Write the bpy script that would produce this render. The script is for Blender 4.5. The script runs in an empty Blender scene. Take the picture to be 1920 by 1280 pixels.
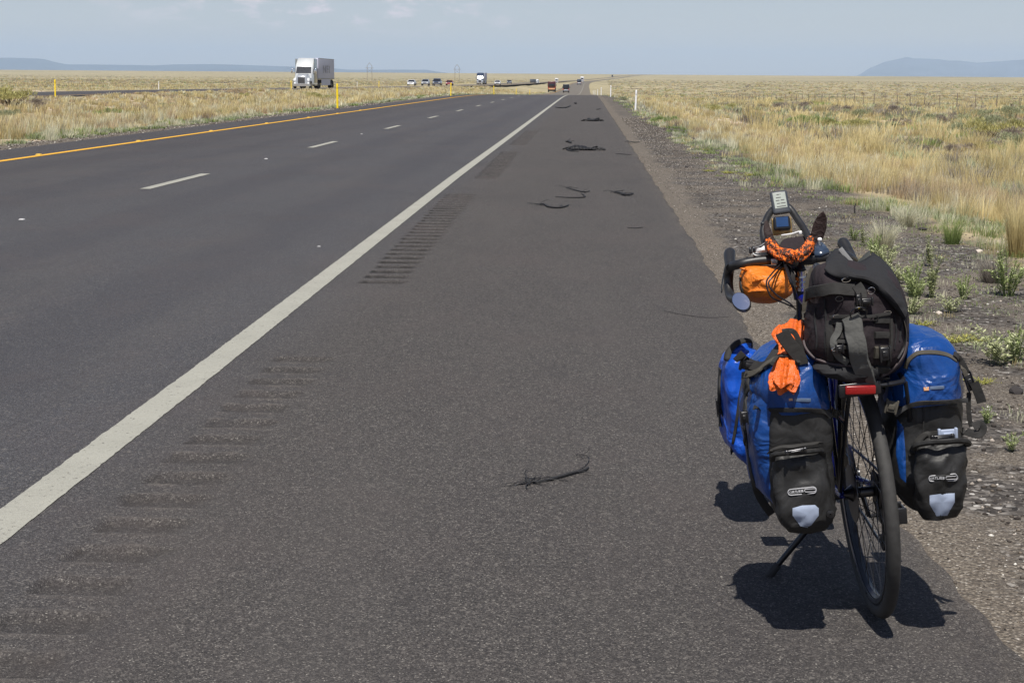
import bpy, bmesh, math, random
import numpy as np
from mathutils import Matrix, Vector, noise
from mathutils.bvhtree import BVHTree

random.seed(7)
RNG = np.random.default_rng(11)
scn = bpy.context.scene
COL = scn.collection
R = math.radians

# ------------------------------------------------------------------ camera
F, EYE, YAW, PITCH, ROLL = 2908.0, 1.45, 0.04651872, 0.16795032, 0.0075
def _cam():
    cy, sy, cp, sp = math.cos(YAW), math.sin(YAW), math.cos(PITCH), math.sin(PITCH)
    f = Vector((-sy*cp, cy*cp, -sp)); r = Vector((cy, sy, 0)); u = r.cross(f)
    c, s = math.cos(ROLL), math.sin(ROLL)
    return f, c*r + s*u, -s*r + c*u
CF, CR, CU = _cam()
CAM = Vector((0, 0, EYE))
cd = bpy.data.cameras.new('camera'); cam = bpy.data.objects.new('camera', cd); COL.objects.link(cam)
cam.matrix_world = Matrix(((CR.x, CU.x, -CF.x, 0), (CR.y, CU.y, -CF.y, 0), (CR.z, CU.z, -CF.z, EYE), (0, 0, 0, 1)))
cd.sensor_width = 36; cd.lens = F/1920*36; cd.clip_start = .05; cd.clip_end = 150000
scn.camera = cam

# ------------------------------------------------------------------ light
SUN_EL, SUN_AZ = 62.0, 185.5
w = bpy.data.worlds.new("World"); scn.world = w; w.use_nodes = True
nt = w.node_tree; bg = nt.nodes['Background']
sky = nt.nodes.new('ShaderNodeTexSky'); sky.sky_type = 'NISHITA'; sky.sun_disc = False
sky.sun_elevation = R(SUN_EL); sky.sun_rotation = R(SUN_AZ); sky.altitude = 1600
sky.air_density = 1.0; sky.dust_density = 1.3; sky.ozone_density = 1.6
bg.inputs[1].default_value = 0.070
# fair weather clouds, low over the plain
tc = nt.nodes.new('ShaderNodeTexCoord'); mp = nt.nodes.new('ShaderNodeMapping'); mp.inputs['Scale'].default_value = (34, 34, 95)
nz = nt.nodes.new('ShaderNodeTexNoise'); nz.inputs['Scale'].default_value = 1.0; nz.inputs['Detail'].default_value = 7; nz.inputs['Roughness'].default_value = .62
rp = nt.nodes.new('ShaderNodeValToRGB'); rp.color_ramp.elements[0].position = .52; rp.color_ramp.elements[1].position = .66
sx = nt.nodes.new('ShaderNodeSeparateXYZ')
def wmath(op, a, b=None, c=None, clamp=False):
    n = nt.nodes.new('ShaderNodeMath'); n.operation = op; n.use_clamp = clamp
    for i, v in enumerate((a, b, c)):
        if v is None: continue
        if isinstance(v, (int, float)): n.inputs[i].default_value = v
        else: nt.links.new(v, n.inputs[i])
    return n.outputs[0]
nt.links.new(tc.outputs['Generated'], mp.inputs[0]); nt.links.new(mp.outputs[0], nz.inputs[0]); nt.links.new(nz.outputs[0], rp.inputs[0])
nt.links.new(tc.outputs['Generated'], sx.inputs[0])
mz = wmath('MULTIPLY', wmath('SUBTRACT', sx.outputs[2], .024), 70.0, clamp=True)
mzz = wmath('MAXIMUM', mz, 0)
mx = wmath('SUBTRACT', 1.0, wmath('MULTIPLY', wmath('ABSOLUTE', wmath('ADD', sx.outputs[0], .155)), 6.0), clamp=True)
mx2 = wmath('MAXIMUM', wmath('MULTIPLY', mx, 1.9), .0)
cm = wmath('MULTIPLY', wmath('MULTIPLY', mzz, mx2), rp.outputs[0])
mixc = nt.nodes.new('ShaderNodeMix'); mixc.data_type = 'RGBA'
nt.links.new(wmath('MULTIPLY', cm, .7, clamp=True), mixc.inputs[0]); nt.links.new(sky.outputs[0], mixc.inputs[6])
mixc.inputs[7].default_value = (9.2, 9.2, 9.6, 1)
tint = nt.nodes.new('ShaderNodeMix'); tint.data_type = 'RGBA'; tint.blend_type = 'MULTIPLY'; tint.inputs[0].default_value = 1; tint.inputs[7].default_value = (1.14, .985, .965, 1)
nt.links.new(mixc.outputs[2], tint.inputs[6]); nt.links.new(tint.outputs[2], bg.inputs[0])
sl = bpy.data.lights.new('sun', 'SUN'); sl.energy = 5.0; sl.angle = R(.53); sl.color = (1, .955, .88)
so = bpy.data.objects.new('sun', sl); COL.objects.link(so)
so.rotation_euler = Vector((.05, .52, -1)).to_track_quat('-Z', 'Y').to_euler()
scn.view_settings.view_transform = 'Standard'; scn.view_settings.look = 'None'
scn.view_settings.exposure = 0.3; scn.view_settings.gamma = 1
scn.render.engine = 'CYCLES'
scn.cycles.use_denoising = True
scn.cycles.max_bounces = 6; scn.cycles.volume_bounces = 1; scn.cycles.transparent_max_bounces = 8

# ------------------------------------------------------------------ geometry helpers
def ray(px, py): return CF + CR*((px-960)/F) + CU*((640-py)/F)
def ground(px, py, z=0.0):
    d = ray(px, py); return CAM + d*((z-EYE)/d.z)

C0 = ground(1640, 1146)
_hd, _ln = R(2), R(7)
_fw = Vector((-math.sin(_hd), math.cos(_hd), 0)); _rt0 = Vector((math.cos(_hd), math.sin(_hd), 0))
_up = math.cos(_ln)*Vector((0, 0, 1)) - math.sin(_ln)*_rt0; _rt = _fw.cross(_up)
BIKE = Matrix(((_rt.x, _fw.x, _up.x, C0.x), (_rt.y, _fw.y, _up.y, C0.y), (_rt.z, _fw.z, _up.z, C0.z), (0, 0, 0, 1)))
BI = BIKE.inverted()
CAML = BI @ CAM
def lray(px, py): return (BI.to_3x3() @ ray(px, py)).normalized()
def bl(px, py, y):
    d = lray(px, py); return CAML + d*((y-CAML.y)/d.y)

class MB:
    def __init__(s): s.v = []; s.f = []
    def add(s, vs, fs):
        o = len(s.v); s.v += [tuple(v) for v in vs]; s.f += [tuple(i+o for i in f) for f in fs]; return s
    def box(s, c, d, rot=None, bev=0.0):
        x, y, z = d[0]/2, d[1]/2, d[2]/2; c = Vector(c); M = rot or Matrix.Identity(3)
        if bev <= 0:
            vs = [c + M @ Vector((i*x, j*y, k*z)) for i in (-1, 1) for j in (-1, 1) for k in (-1, 1)]
            return s.add(vs, [(0,1,3,2),(4,6,7,5),(0,4,5,1),(2,3,7,6),(0,2,6,4),(1,5,7,3)])
        bm = bmesh.new(); bmesh.ops.create_cube(bm, size=1)
        for v in bm.verts: v.co = Vector((v.co.x*d[0], v.co.y*d[1], v.co.z*d[2]))
        bmesh.ops.bevel(bm, geom=bm.edges[:], offset=min(bev, min(d)*.48), segments=3, affect='EDGES', profile=.5)
        bm.verts.ensure_lookup_table()
        vs = [c + M @ v.co for v in bm.verts]; fs = [[v.index for v in f.verts] for f in bm.faces]; bm.free()
        return s.add(vs, fs)
    def tube(s, path, r, n=10, cap=True, flat=1.0):
        path = [Vector(p) for p in path]; N = len(path)
        rs = r if isinstance(r, (list, tuple)) else [r]*N
        vs = []; fs = []; prev = None
        for i, p in enumerate(path):
            t = (path[min(i+1, N-1)] - path[max(i-1, 0)]).normalized()
            if prev is None:
                a = Vector((0, 0, 1)) if abs(t.z) < .9 else Vector((1, 0, 0))
                prev = (a - t*a.dot(t)).normalized()
            else: prev = (prev - t*prev.dot(t)).normalized()
            b = t.cross(prev)
            for k in range(n):
                th = 2*math.pi*k/n; vs.append(p + prev*(rs[i]*math.cos(th)*flat) + b*(rs[i]*math.sin(th)))
        for i in range(N-1):
            for k in range(n): fs.append((i*n+k, i*n+(k+1) % n, (i+1)*n+(k+1) % n, (i+1)*n+k))
        if cap: fs.append(tuple(range(n-1, -1, -1))); fs.append(tuple((N-1)*n+k for k in range(n)))
        return s.add(vs, fs)
    def lathe(s, prof, c, axis='x', n=48, closed=True):
        """prof: list of (radius, along)"""
        c = Vector(c); m = len(prof); vs = []; fs = []
        for k in range(n):
            th = 2*math.pi*k/n; ct, st = math.cos(th), math.sin(th)
            for (r, a) in prof:
                vs.append(c + (Vector((a, r*ct, r*st)) if axis == 'x' else Vector((r*ct, a, r*st)) if axis == 'y' else Vector((r*ct, r*st, a))))
        for k in range(n):
            for j in range(m if closed else m-1):
                j2 = (j+1) % m; k2 = (k+1) % n
                fs.append((k*m+j, k*m+j2, k2*m+j2, k2*m+j))
        return s.add(vs, fs)
    def disc(s, c, r, a0, a1, axis='x', n=24):
        return s.lathe([(0.0001, a0), (r, a0), (r, a1), (0.0001, a1)], c, axis, n, False)
    def loft(s, rings, cap=True):
        n = len(rings[0]); vs = [v for r in rings for v in r]; fs = []
        for i in range(len(rings)-1):
            for k in range(n): fs.append((i*n+k, i*n+(k+1) % n, (i+1)*n+(k+1) % n, (i+1)*n+k))
        if cap:
            fs.append(tuple(range(n-1, -1, -1))); fs.append(tuple((len(rings)-1)*n+k for k in range(n)))
        return s.add(vs, fs)
    def grid(s, rows):
        m = len(rows[0]); vs = [v for r in rows for v in r]
        return s.add(vs, [(i*m+j, i*m+j+1, (i+1)*m+j+1, (i+1)*m+j) for i in range(len(rows)-1) for j in range(m-1)])
    def bvh(s): return BVHTree.FromPolygons([Vector(v) for v in s.v], s.f)
    def build(s, name, mat, parent=None, o=(0, 0, 0), smooth=True, mods=(), fixn=True):
        me = bpy.data.meshes.new(name); o = Vector(o)
        me.from_pydata([tuple(Vector(v)-o) for v in s.v], [], s.f); me.validate()
        if fixn:
            bm = bmesh.new(); bm.from_mesh(me); bmesh.ops.recalc_face_normals(bm, faces=bm.faces[:]); bm.to_mesh(me); bm.free()
        me.materials.append(mat)
        if smooth:
            me.polygons.foreach_set('use_smooth', [True]*len(me.polygons))
            me.set_sharp_from_angle(angle=R(smooth if smooth is not True else 42))
        ob = bpy.data.objects.new(name, me); COL.objects.link(ob)
        if parent: ob.parent = parent
        for m in mods:
            md = ob.modifiers.new(m[0], m[0])
            for k, v in m[1].items(): setattr(md, k, v)
        return ob

def tag(o, label=None, cat=None, group=None, kind=None):
    if label: o['label'] = label
    if cat: o['category'] = cat
    if group: o['group'] = group
    if kind: o['kind'] = kind
    return o
def empty(name, label, cat, loc=(0, 0, 0), rz=0, group=None, matrix=None):
    e = bpy.data.objects.new(name, None); COL.objects.link(e); e.empty_display_size = .1
    if matrix is not None: e.matrix_world = matrix
    else: e.location = loc; e.rotation_euler = (0, 0, rz)
    return tag(e, label, cat, group)
def bike_empty(name, label, cat, o, group=None):
    return empty(name, label, cat, matrix=BIKE @ Matrix.Translation(Vector(o)), group=group)
def copy_tree(root, name=None):
    c = root.copy(); COL.objects.link(c)
    for ch in list(root.children):
        d = ch.copy(); COL.objects.link(d); d.parent = c
        for g in list(ch.children):
            h = g.copy(); COL.objects.link(h); h.parent = d
    return c
def smooth_path(pts, n=6):
    """Catmull-Rom through pts"""
    P = [Vector(p) for p in pts]; out = []
    for i in range(len(P)-1):
        p0 = P[max(i-1, 0)]; p1 = P[i]; p2 = P[i+1]; p3 = P[min(i+2, len(P)-1)]
        for k in range(n):
            t = k/n
            out.append(.5*((2*p1)+(p2-p0)*t+(2*p0-5*p1+4*p2-p3)*t*t+(3*p1-p0-3*p2+p3)*t*t*t))
    out.append(P[-1]); return out

# ------------------------------------------------------------------ materials
MATS = {}
class NB:
    """small node-building helper"""
    def __init__(s, name):
        s.m = bpy.data.materials.new(name); s.m.use_nodes = True; s.t = s.m.node_tree
        s.b = s.t.nodes['Principled BSDF']; s.pos = None
    def n(s, ty, **kw):
        n = s.t.nodes.new(ty)
        for k, v in kw.items(): setattr(n, k, v)
        return n
    def l(s, a, b): s.t.links.new(a, b)
    def P(s):
        if s.pos is None: s.pos = s.n('ShaderNodeNewGeometry').outputs['Position']
        return s.pos
    def obj(s): return s.n('ShaderNodeTexCoord').outputs['Object']
    def map(s, vec, scale):
        m = s.n('ShaderNodeMapping'); m.inputs['Scale'].default_value = scale; s.l(vec, m.inputs[0]); return m.outputs[0]
    def noise(s, vec, scale, detail=3, rough=.55, dist=0):
        n = s.n('ShaderNodeTexNoise'); n.inputs['Scale'].default_value = scale; n.inputs['Detail'].default_value = detail
        n.inputs['Roughness'].default_value = rough; n.inputs['Distortion'].default_value = dist
        if vec is not None: s.l(vec, n.inputs[0])
        return n.outputs[0]
    def vor(s, vec, scale, out='Color', feature='F1'):
        n = s.n('ShaderNodeTexVoronoi', feature=feature); n.inputs['Scale'].default_value = scale; s.l(vec, n.inputs[0]); return n.outputs[out]
    def math(s, op, a, b=None, c=None, clamp=False):
        n = s.n('ShaderNodeMath', operation=op, use_clamp=clamp)
        for i, v in enumerate((a, b, c)):
            if v is None: continue
            if isinstance(v, (int, float)): n.inputs[i].default_value = v
            else: s.l(v, n.inputs[i])
        return n.outputs[0]
    def ramp(s, fac, stops):
        n = s.n('ShaderNodeValToRGB'); e = n.color_ramp.elements
        while len(e) > 1: e.remove(e[-1])
        e[0].position = stops[0][0]; e[0].color = (*stops[0][1], 1) if not isinstance(stops[0][1], (int, float)) else (stops[0][1],)*3+(1,)
        for p, c in stops[1:]:
            k = e.new(p); k.color = (*c, 1) if not isinstance(c, (int, float)) else (c, c, c, 1)
        s.l(fac, n.inputs[0]); return n.outputs[0]
    def mix(s, fac, a, b, mode='MIX'):
        n = s.n('ShaderNodeMix', data_type='RGBA', blend_type=mode)
        for sock, v in ((n.inputs[0], fac), (n.inputs[6], a), (n.inputs[7], b)):
            if isinstance(v, (int, float)): sock.default_value = v
            elif isinstance(v, tuple): sock.default_value = (*v, 1)
            else: s.l(v, sock)
        return n.outputs[2]
    def smooth(s, v, lo, hi):
        n = s.n('ShaderNodeMapRange', interpolation_type='SMOOTHSTEP'); s.l(v, n.inputs[0])
        n.inputs[1].default_value = lo; n.inputs[2].default_value = hi; return n.outputs[0]
    def bump(s, h, strength=.3, dist=.01):
        n = s.n('ShaderNodeBump'); n.inputs['Strength'].default_value = strength; n.inputs['Distance'].default_value = dist
        s.l(h, n.inputs['Height']); s.l(n.outputs[0], s.b.inputs['Normal']); return s
    def out(s, color=None, rough=None, metal=None, spec=None):
        if color is not None:
            if isinstance(color, tuple): s.b.inputs['Base Color'].default_value = (*color, 1)
            else: s.l(color, s.b.inputs['Base Color'])
        if rough is not None:
            if isinstance(rough, (int, float)): s.b.inputs['Roughness'].default_value = rough
            else: s.l(rough, s.b.inputs['Roughness'])
        if metal is not None: s.b.inputs['Metallic'].default_value = metal
        if spec is not None: s.b.inputs['Specular IOR Level'].default_value = spec
        return s.m

def simple(name, color, rough=.5, metal=0.0, var=.15, vscale=30, bump=0.0, bscale=200, spec=.5, coat=0.0):
    if name in MATS: return MATS[name]
    b = NB(name); o = b.obj()
    nn = b.noise(o, vscale, 4)
    lo = tuple(c*(1-var) for c in color); hi = tuple(min(1, c*(1+var)) for c in color)
    c = b.ramp(nn, [(.3, lo), (.7, hi)])
    rr = b.math('MULTIPLY_ADD', nn, .2, rough-.1)
    if bump: b.bump(b.noise(o, bscale, 3), bump, .002)
    b.out(c, rr, metal, spec)
    if coat: b.b.inputs['Coat Weight'].default_value = coat; b.b.inputs['Coat Roughness'].default_value = .08
    MATS[name] = b.m; return b.m

def cloth(name, color, rough=.8, weave=900, fold=14, fstr=.5, spec=.3, var=.25, dust=None, fine=.22):
    b = NB(name); o = b.obj()
    n1 = b.noise(o, fold, 2.6, .5, 1.2); n2 = b.noise(o, fold*4, 3)
    wv = b.n('ShaderNodeTexNoise'); wv.inputs['Scale'].default_value = weave/3; b.l(o, wv.inputs[0])
    h = b.math('ADD', b.math('MULTIPLY', n1, 1.0), b.math('ADD', b.math('MULTIPLY', n2, fine), b.math('MULTIPLY', wv.outputs[0], .02)))
    b.bump(h, fstr, .03)
    lo = tuple(c*(1-var) for c in color); hi = tuple(min(1, c*(1+var)) for c in color)
    c = b.ramp(b.noise(o, 9, 5, .6), [(.3, lo), (.7, hi)])
    if dust: c = b.mix(b.math('MULTIPLY', b.smooth(b.noise(o, 22, 6, .7), .5, .75), .35), c, dust)
    b.out(c, rough, 0, spec); return b.m

M = {}
M['black_paint'] = simple('black_paint', (.012, .012, .014), .3, spec=.5)
M['steel'] = simple('polished_steel', (.62, .62, .62), .22, 1.0, .08)
M['dark_steel'] = simple('dark_steel', (.10, .10, .105), .35, 1.0)
M['alloy'] = simple('brushed_alloy', (.45, .45, .46), .3, 1.0)
M['rubber'] = simple('tyre_rubber', (.035, .034, .033), .78, 0, .25, 60, .3, 350)
M['grip'] = simple('grip_rubber', (.016, .016, .017), .42, 0, .2, 40, .15, 500)
M['blue_frame'] = simple('blue_frame_paint', (.005, .014, .20), .25, 0, .1, coat=.6)
M['red_reflector'] = simple('red_reflector_plastic', (.24, .008, .008), .3, 0, .2, 300)
M['mirror'] = simple('mirror_glass', (.75, .82, .9), .04, 1.0, .01)
M['leather'] = simple('black_leather', (.016, .015, .015), .3, 0, .2, 30, .1, 300)
M['white_plastic'] = simple('white_plastic', (.72, .72, .72), .4)
M['blue_pvc'] = cloth('blue_tarpaulin', (.005, .046, .205), .36, 900, 9, .8, .5, .15, (.03, .08, .20), .10)
M['bright_blue_pvc'] = cloth('bright_blue_tarpaulin', (.006, .066, .40), .30, 900, 9, .8, .5, .12, None, .10)
M['black_pvc'] = cloth('black_tarpaulin', (.0165, .0162, .0162), .55, 900, 9, .5, .4, .15, (.034, .032, .030), .06)
M['strap'] = cloth('black_webbing', (.026, .025, .024), .75, 1600, 30, .1, .3)
M['olive_strap'] = cloth('faded_webbing', (.075, .068, .055), .8, 1600, 30, .1, .3)
M['pack'] = cloth('black_pack_cloth', (.022, .0165, .0195), .85, 1200, 8, .7, .25, .25, (.034, .027, .030))
M['pack_flap'] = cloth('flap_cloth', (.020, .020, .022), .85, 1200, 6, .6, .25, .15)
M['grey_web'] = cloth('grey_webbing', (.095, .095, .09), .85, 1600, 30, .15, .2)
M['orange'] = cloth('orange_dry_bag_cloth', (.62, .17, .016), .5, 800, 18, .7, .4, .2)
M['orange_rip'] = cloth('orange_ripstop', (.60, .11, .013), .45, 800, 40, .5, .4, .15)
M['silver_patch'] = simple('reflective_patch', (.30, .35, .46), .5, 0, .1, 25, .05, 200)
M['logo_white'] = simple('logo_print', (.45, .45, .47), .5)
M['logo_black'] = simple('logo_black', (.015, .015, .015), .5)
M['yellow_paint'] = simple('yellow_plastic', (.85, .62, .01), .45)
M['white_paint'] = simple('white_marker_paint', (.8, .8, .8), .45, 0, .06)

# bandana: orange with a black print
b = NB('printed_bandana'); o = b.obj()
v1 = b.noise(o, 60, 5, .7, 1.5)
b.bump(b.noise(o, 45, 4), .8, .02)
b.out(b.ramp(v1, [(.0, (.02, .008, .004)), (.5, (.03, .01, .004)), (.545, (.85, .15, .008)), (.72, (.95, .27, .01)), (.8, (.9, .6, .3))]), .65)
M['bandana'] = b.m

# ------------------------------------------------------------------ terrain profile
_PY = np.array([-60, 0, 110, 130, 150, 172, 200, 250, 300, 350, 420, 500, 600, 700, 1000, 1500, 2100, 3150, 3850, 4700, 6000, 9000, 50000.])
_PZ = np.array([0, 0, 0, -.034, -.134, -.32, -.60, -1.12, -1.63, -2.08, -2.55, -2.80, -2.86, -2.75, -1.7, -1.2, -.5, 3.3, 8.8, 14.5, 18.5, 20, 20.])
def _pchip(x, y):
    h = np.diff(x); d = np.diff(y)/h; m = np.zeros_like(y)
    for i in range(1, len(x)-1):
        if d[i-1]*d[i] > 0:
            w1 = 2*h[i]+h[i-1]; w2 = h[i]+2*h[i-1]; m[i] = (w1+w2)/(w1/d[i-1]+w2/d[i])
    return m
_PM = _pchip(_PY, _PZ)
def prof(Y):
    Y = np.clip(np.asarray(Y, float), _PY[0], _PY[-1]-1); i = np.clip(np.searchsorted(_PY, Y)-1, 0, len(_PY)-2)
    h = _PY[i+1]-_PY[i]; t = (Y-_PY[i])/h
    return (2*t**3-3*t**2+1)*_PZ[i]+(t**3-2*t**2+t)*h*_PM[i]+(-2*t**3+3*t**2)*_PZ[i+1]+(t**3-t**2)*h*_PM[i+1]
def cx(Y): Y = np.asarray(Y, float); return np.where(Y > 800, 1.23e-5*(np.minimum(Y, 6000)-800)**2, 0.)
def ox(Y): return np.interp(Y, [-100, 280, 560, 1500, 6000], [-41.0, -41.0, -34, -31, -31]) + cx(Y)
def sstep(a, b, x): t = np.clip((x-a)/(b-a), 0, 1); return t*t*(3-2*t)
def base_z(X, Y):
    X = np.asarray(X, float); Y = np.asarray(Y, float)
    p = prof(Y); far = sstep(600, 1400, Y)
    wl = 1-.72*sstep(-14, -33, X)*(1-far)       # the far carriageway dips less
    return np.where(p < 0, p*wl, p)
def edge_r(Y): return np.interp(Y, [0, 6, 11, 16, 19, 23, 30, 40, 73, 200], [3.6, 3.4, 3.2, 3.25, 3.0, 2.68, 2.4, 2.2, 2.05, 2.0])
def wav(X, Y, s, seed=0):
    return (np.sin(X/s*1.7+seed+1.3*np.sin(Y/s*.9+seed*2))+np.sin(Y/s*1.31-seed+1.1*np.sin(X/s*1.1)))*.5
def ground_z(X, Y):
    X = np.asarray(X, float); Y = np.asarray(Y, float); z = base_z(X, Y)
    c = cx(Y); Xr = X-c
    er = edge_r(Y)
    right = -.95*sstep(er-.1, er+9, Xr)
    right = right*(1-.35*sstep(60, 400, Xr))
    med = -.55*sstep(-12.2, -20, Xr)*(1-sstep(-27, -34.5, Xr)) 
    left = -.5*sstep(-48, -58, Xr)
    dec = 1-sstep(900, 2500, Y)
    bumps = (.07*wav(X, Y, 2.3, 1)+.10*wav(X, Y, 7, 3)+.12*wav(X, Y, 23, 5))
    off = np.maximum(sstep(er+.3, er+3, Xr), np.maximum(sstep(-12.2, -14, Xr)*(1-sstep(-33, -35.5, Xr)), sstep(-47.5, -50, Xr)))
    sink_amt = .03+.00035*np.maximum(Y, 0)
    s1 = (1-sstep(.9, 1.15, Xr))*sstep(-11.9, -11.2, Xr)
    Xo = X-ox(Y); s2 = (1-sstep(5.4, 6.2, Xo))*sstep(-7.4, -6.6, Xo)
    sand = -.012*sstep(.9, 1.3, Xr)*(1-off)
    return z+(right+med+left)*dec+bumps*off*dec - sink_amt*np.maximum(s1, s2) + sand

# ------------------------------------------------------------------ ground sheet
def axis_pts(segs):
    out = [segs[0][0]]
    for a, b_, st in segs:
        n = max(1, int(round((b_-a)/st))); out += list(np.linspace(a, b_, n+1)[1:])
    return np.array(out)
def geo(a, b_, q):
    out = [a]; st = q[0]
    while out[-1] < b_: out.append(out[-1]+st); st *= q[1]
    return out
gx = sorted(set([-v for v in geo(60, 26000, (4, 1.22))] + list(np.arange(-60, -12, .8)) + list(np.arange(-12.4, -10.8, .2)) + [-9, -6, -3, 0] +
                [.7, .85, .92, 1.0, 1.1, 1.2, 1.4] + list(np.arange(1.6, 14, .3)) + list(np.arange(14, 60, 1.0)) + geo(61, 26000, (4, 1.22))))
gy = sorted(set(list(np.arange(-8, 40, .4)) + list(np.arange(40, 160, 1.5)) + geo(160, 48000, (4, 1.045))))
GX, GY = np.meshgrid(np.array(gx), np.array(gy))
XX = GX.copy()
far = sstep(700, 1200, GY); XX = GX + cx(GY)
GZ = ground_z(XX, GY)
def np_grid_mesh(name, X, Y, Z, mat, kind=None, smooth=True):
    n0, n1 = X.shape; me = bpy.data.meshes.new(name)
    me.vertices.add(n0*n1); me.vertices.foreach_set('co', np.stack([X, Y, Z], -1).reshape(-1).astype(np.float32))
    idx = np.arange(n0*n1).reshape(n0, n1)
    q = np.stack([idx[:-1, :-1], idx[:-1, 1:], idx[1:, 1:], idx[1:, :-1]], -1).reshape(-1, 4)
    me.loops.add(q.size); me.loops.foreach_set('vertex_index', q.reshape(-1).astype(np.int32))
    me.polygons.add(len(q)); me.polygons.foreach_set('loop_start', np.arange(0, q.size, 4, dtype=np.int32))
    me.polygons.foreach_set('loop_total', np.full(len(q), 4, np.int32))
    me.polygons.foreach_set('use_smooth', np.ones(len(q), bool))
    me.update(calc_edges=True); me.validate(); me.materials.append(mat)
    ob = bpy.data.objects.new(name, me); COL.objects.link(ob)
    if kind: ob['kind'] = kind
    return ob

b = NB('prairie_ground'); P = b.P()
sx_ = b.n('ShaderNodeSeparateXYZ'); b.l(P, sx_.inputs[0]); PX, PYn = sx_.outputs[0], sx_.outputs[1]
# gravel colours
gv = b.vor(P, 44, 'Color'); gs = b.n('ShaderNodeSeparateColor'); b.l(gv, gs.inputs[0])
gravel = b.ramp(gs.outputs[0], [(0, (.030, .027, .025)), (.45, (.066, .058, .052)), (.80, (.115, .104, .094)), (.93, (.19, .175, .16)), (1, (.42, .40, .37))])
gv2 = b.vor(P, 160, 'Color'); gs2 = b.n('ShaderNodeSeparateColor'); b.l(gv2, gs2.inputs[0])
grit = b.ramp(gs2.outputs[0], [(0, (.07, .060, .050)), (.7, (.14, .118, .096)), (.95, (.25, .22, .18)), (1, (.4, .37, .33))])
gpatch = b.smooth(b.noise(P, 1.1, 5, .65), .42, .58)
gr = b.mix(gpatch, gravel, grit)
gr = b.mix(b.math('MULTIPLY', b.smooth(b.noise(b.map(P, (1, .35, 1)), .8, 4, .6), .4, .7), .4), gr, (.04, .034, .03))
# soft brown grit close to the asphalt
nearroad = b.math('SUBTRACT', 1.0, b.smooth(b.math('ADD', PX, b.math('MULTIPLY_ADD', b.noise(P, 1.1, 4), -.9, b.math('MULTIPLY', b.smooth(PYn, 8, 4.5), -.0))), .80, 1.05))
gr = b.mix(b.math('MULTIPLY', nearroad, .9), gr, grit)
# dry plain
straw = b.ramp(b.noise(P, 1.7, 6, .65), [(.25, (.19, .155, .095)), (.5, (.36, .29, .175)), (.75, (.50, .41, .28))])
sand = b.ramp(b.noise(P, 6, 5, .6), [(.3, (.44, .35, .26)), (.7, (.68, .57, .46))])
pl = b.mix(b.smooth(b.noise(P, .45, 4, .6), .50, .60), straw, sand)
# far away: wide, flattened bands
far1 = b.noise(b.map(P, (.0016, .0036, 0)), 1.0, 8, .7, .6)
far2 = b.noise(b.map(P, (.018, .05, 0)), 1.0, 7, .75)
fcol = b.ramp(far1, [(.36, (.12, .115, .075)), (.46, (.27, .235, .145)), (.54, (.37, .32, .20)), (.62, (.23, .19, .135)), (.7, (.36, .31, .2))])
fcol = b.mix(.6, fcol, b.ramp(far2, [(.38, (.12, .12, .07)), (.5, (.29, .25, .15)), (.62, (.46, .39, .25))]))
plain = b.mix(b.smooth(PYn, 60, 240), pl, fcol)
wob = b.math('MULTIPLY_ADD', b.noise(P, .8, 5, .7), 1.6, -.8)
xr = b.math('ADD', PX, wob)
near = b.math('SUBTRACT', 1.0, b.smooth(PYn, 300, 500))
offr = b.math('SUBTRACT', 1.0, b.smooth(xr, 3.3, 3.9)); offl = b.smooth(xr, -12.4, -12.0)
mk = b.math('MULTIPLY', b.math('MULTIPLY', offr, offl), near)
color = b.mix(mk, plain, gr)
hb = b.math('ADD', b.math('MULTIPLY', b.vor(P, 55, 'Distance'), -.9), b.math('MULTIPLY', b.noise(P, 12, 5, .65), 1.0))
b.bump(hb, .8, .018)
b.out(color, .95, 0, .2)
ground_ob = np_grid_mesh('ground', XX, GY, GZ, b.m, 'structure')

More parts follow.
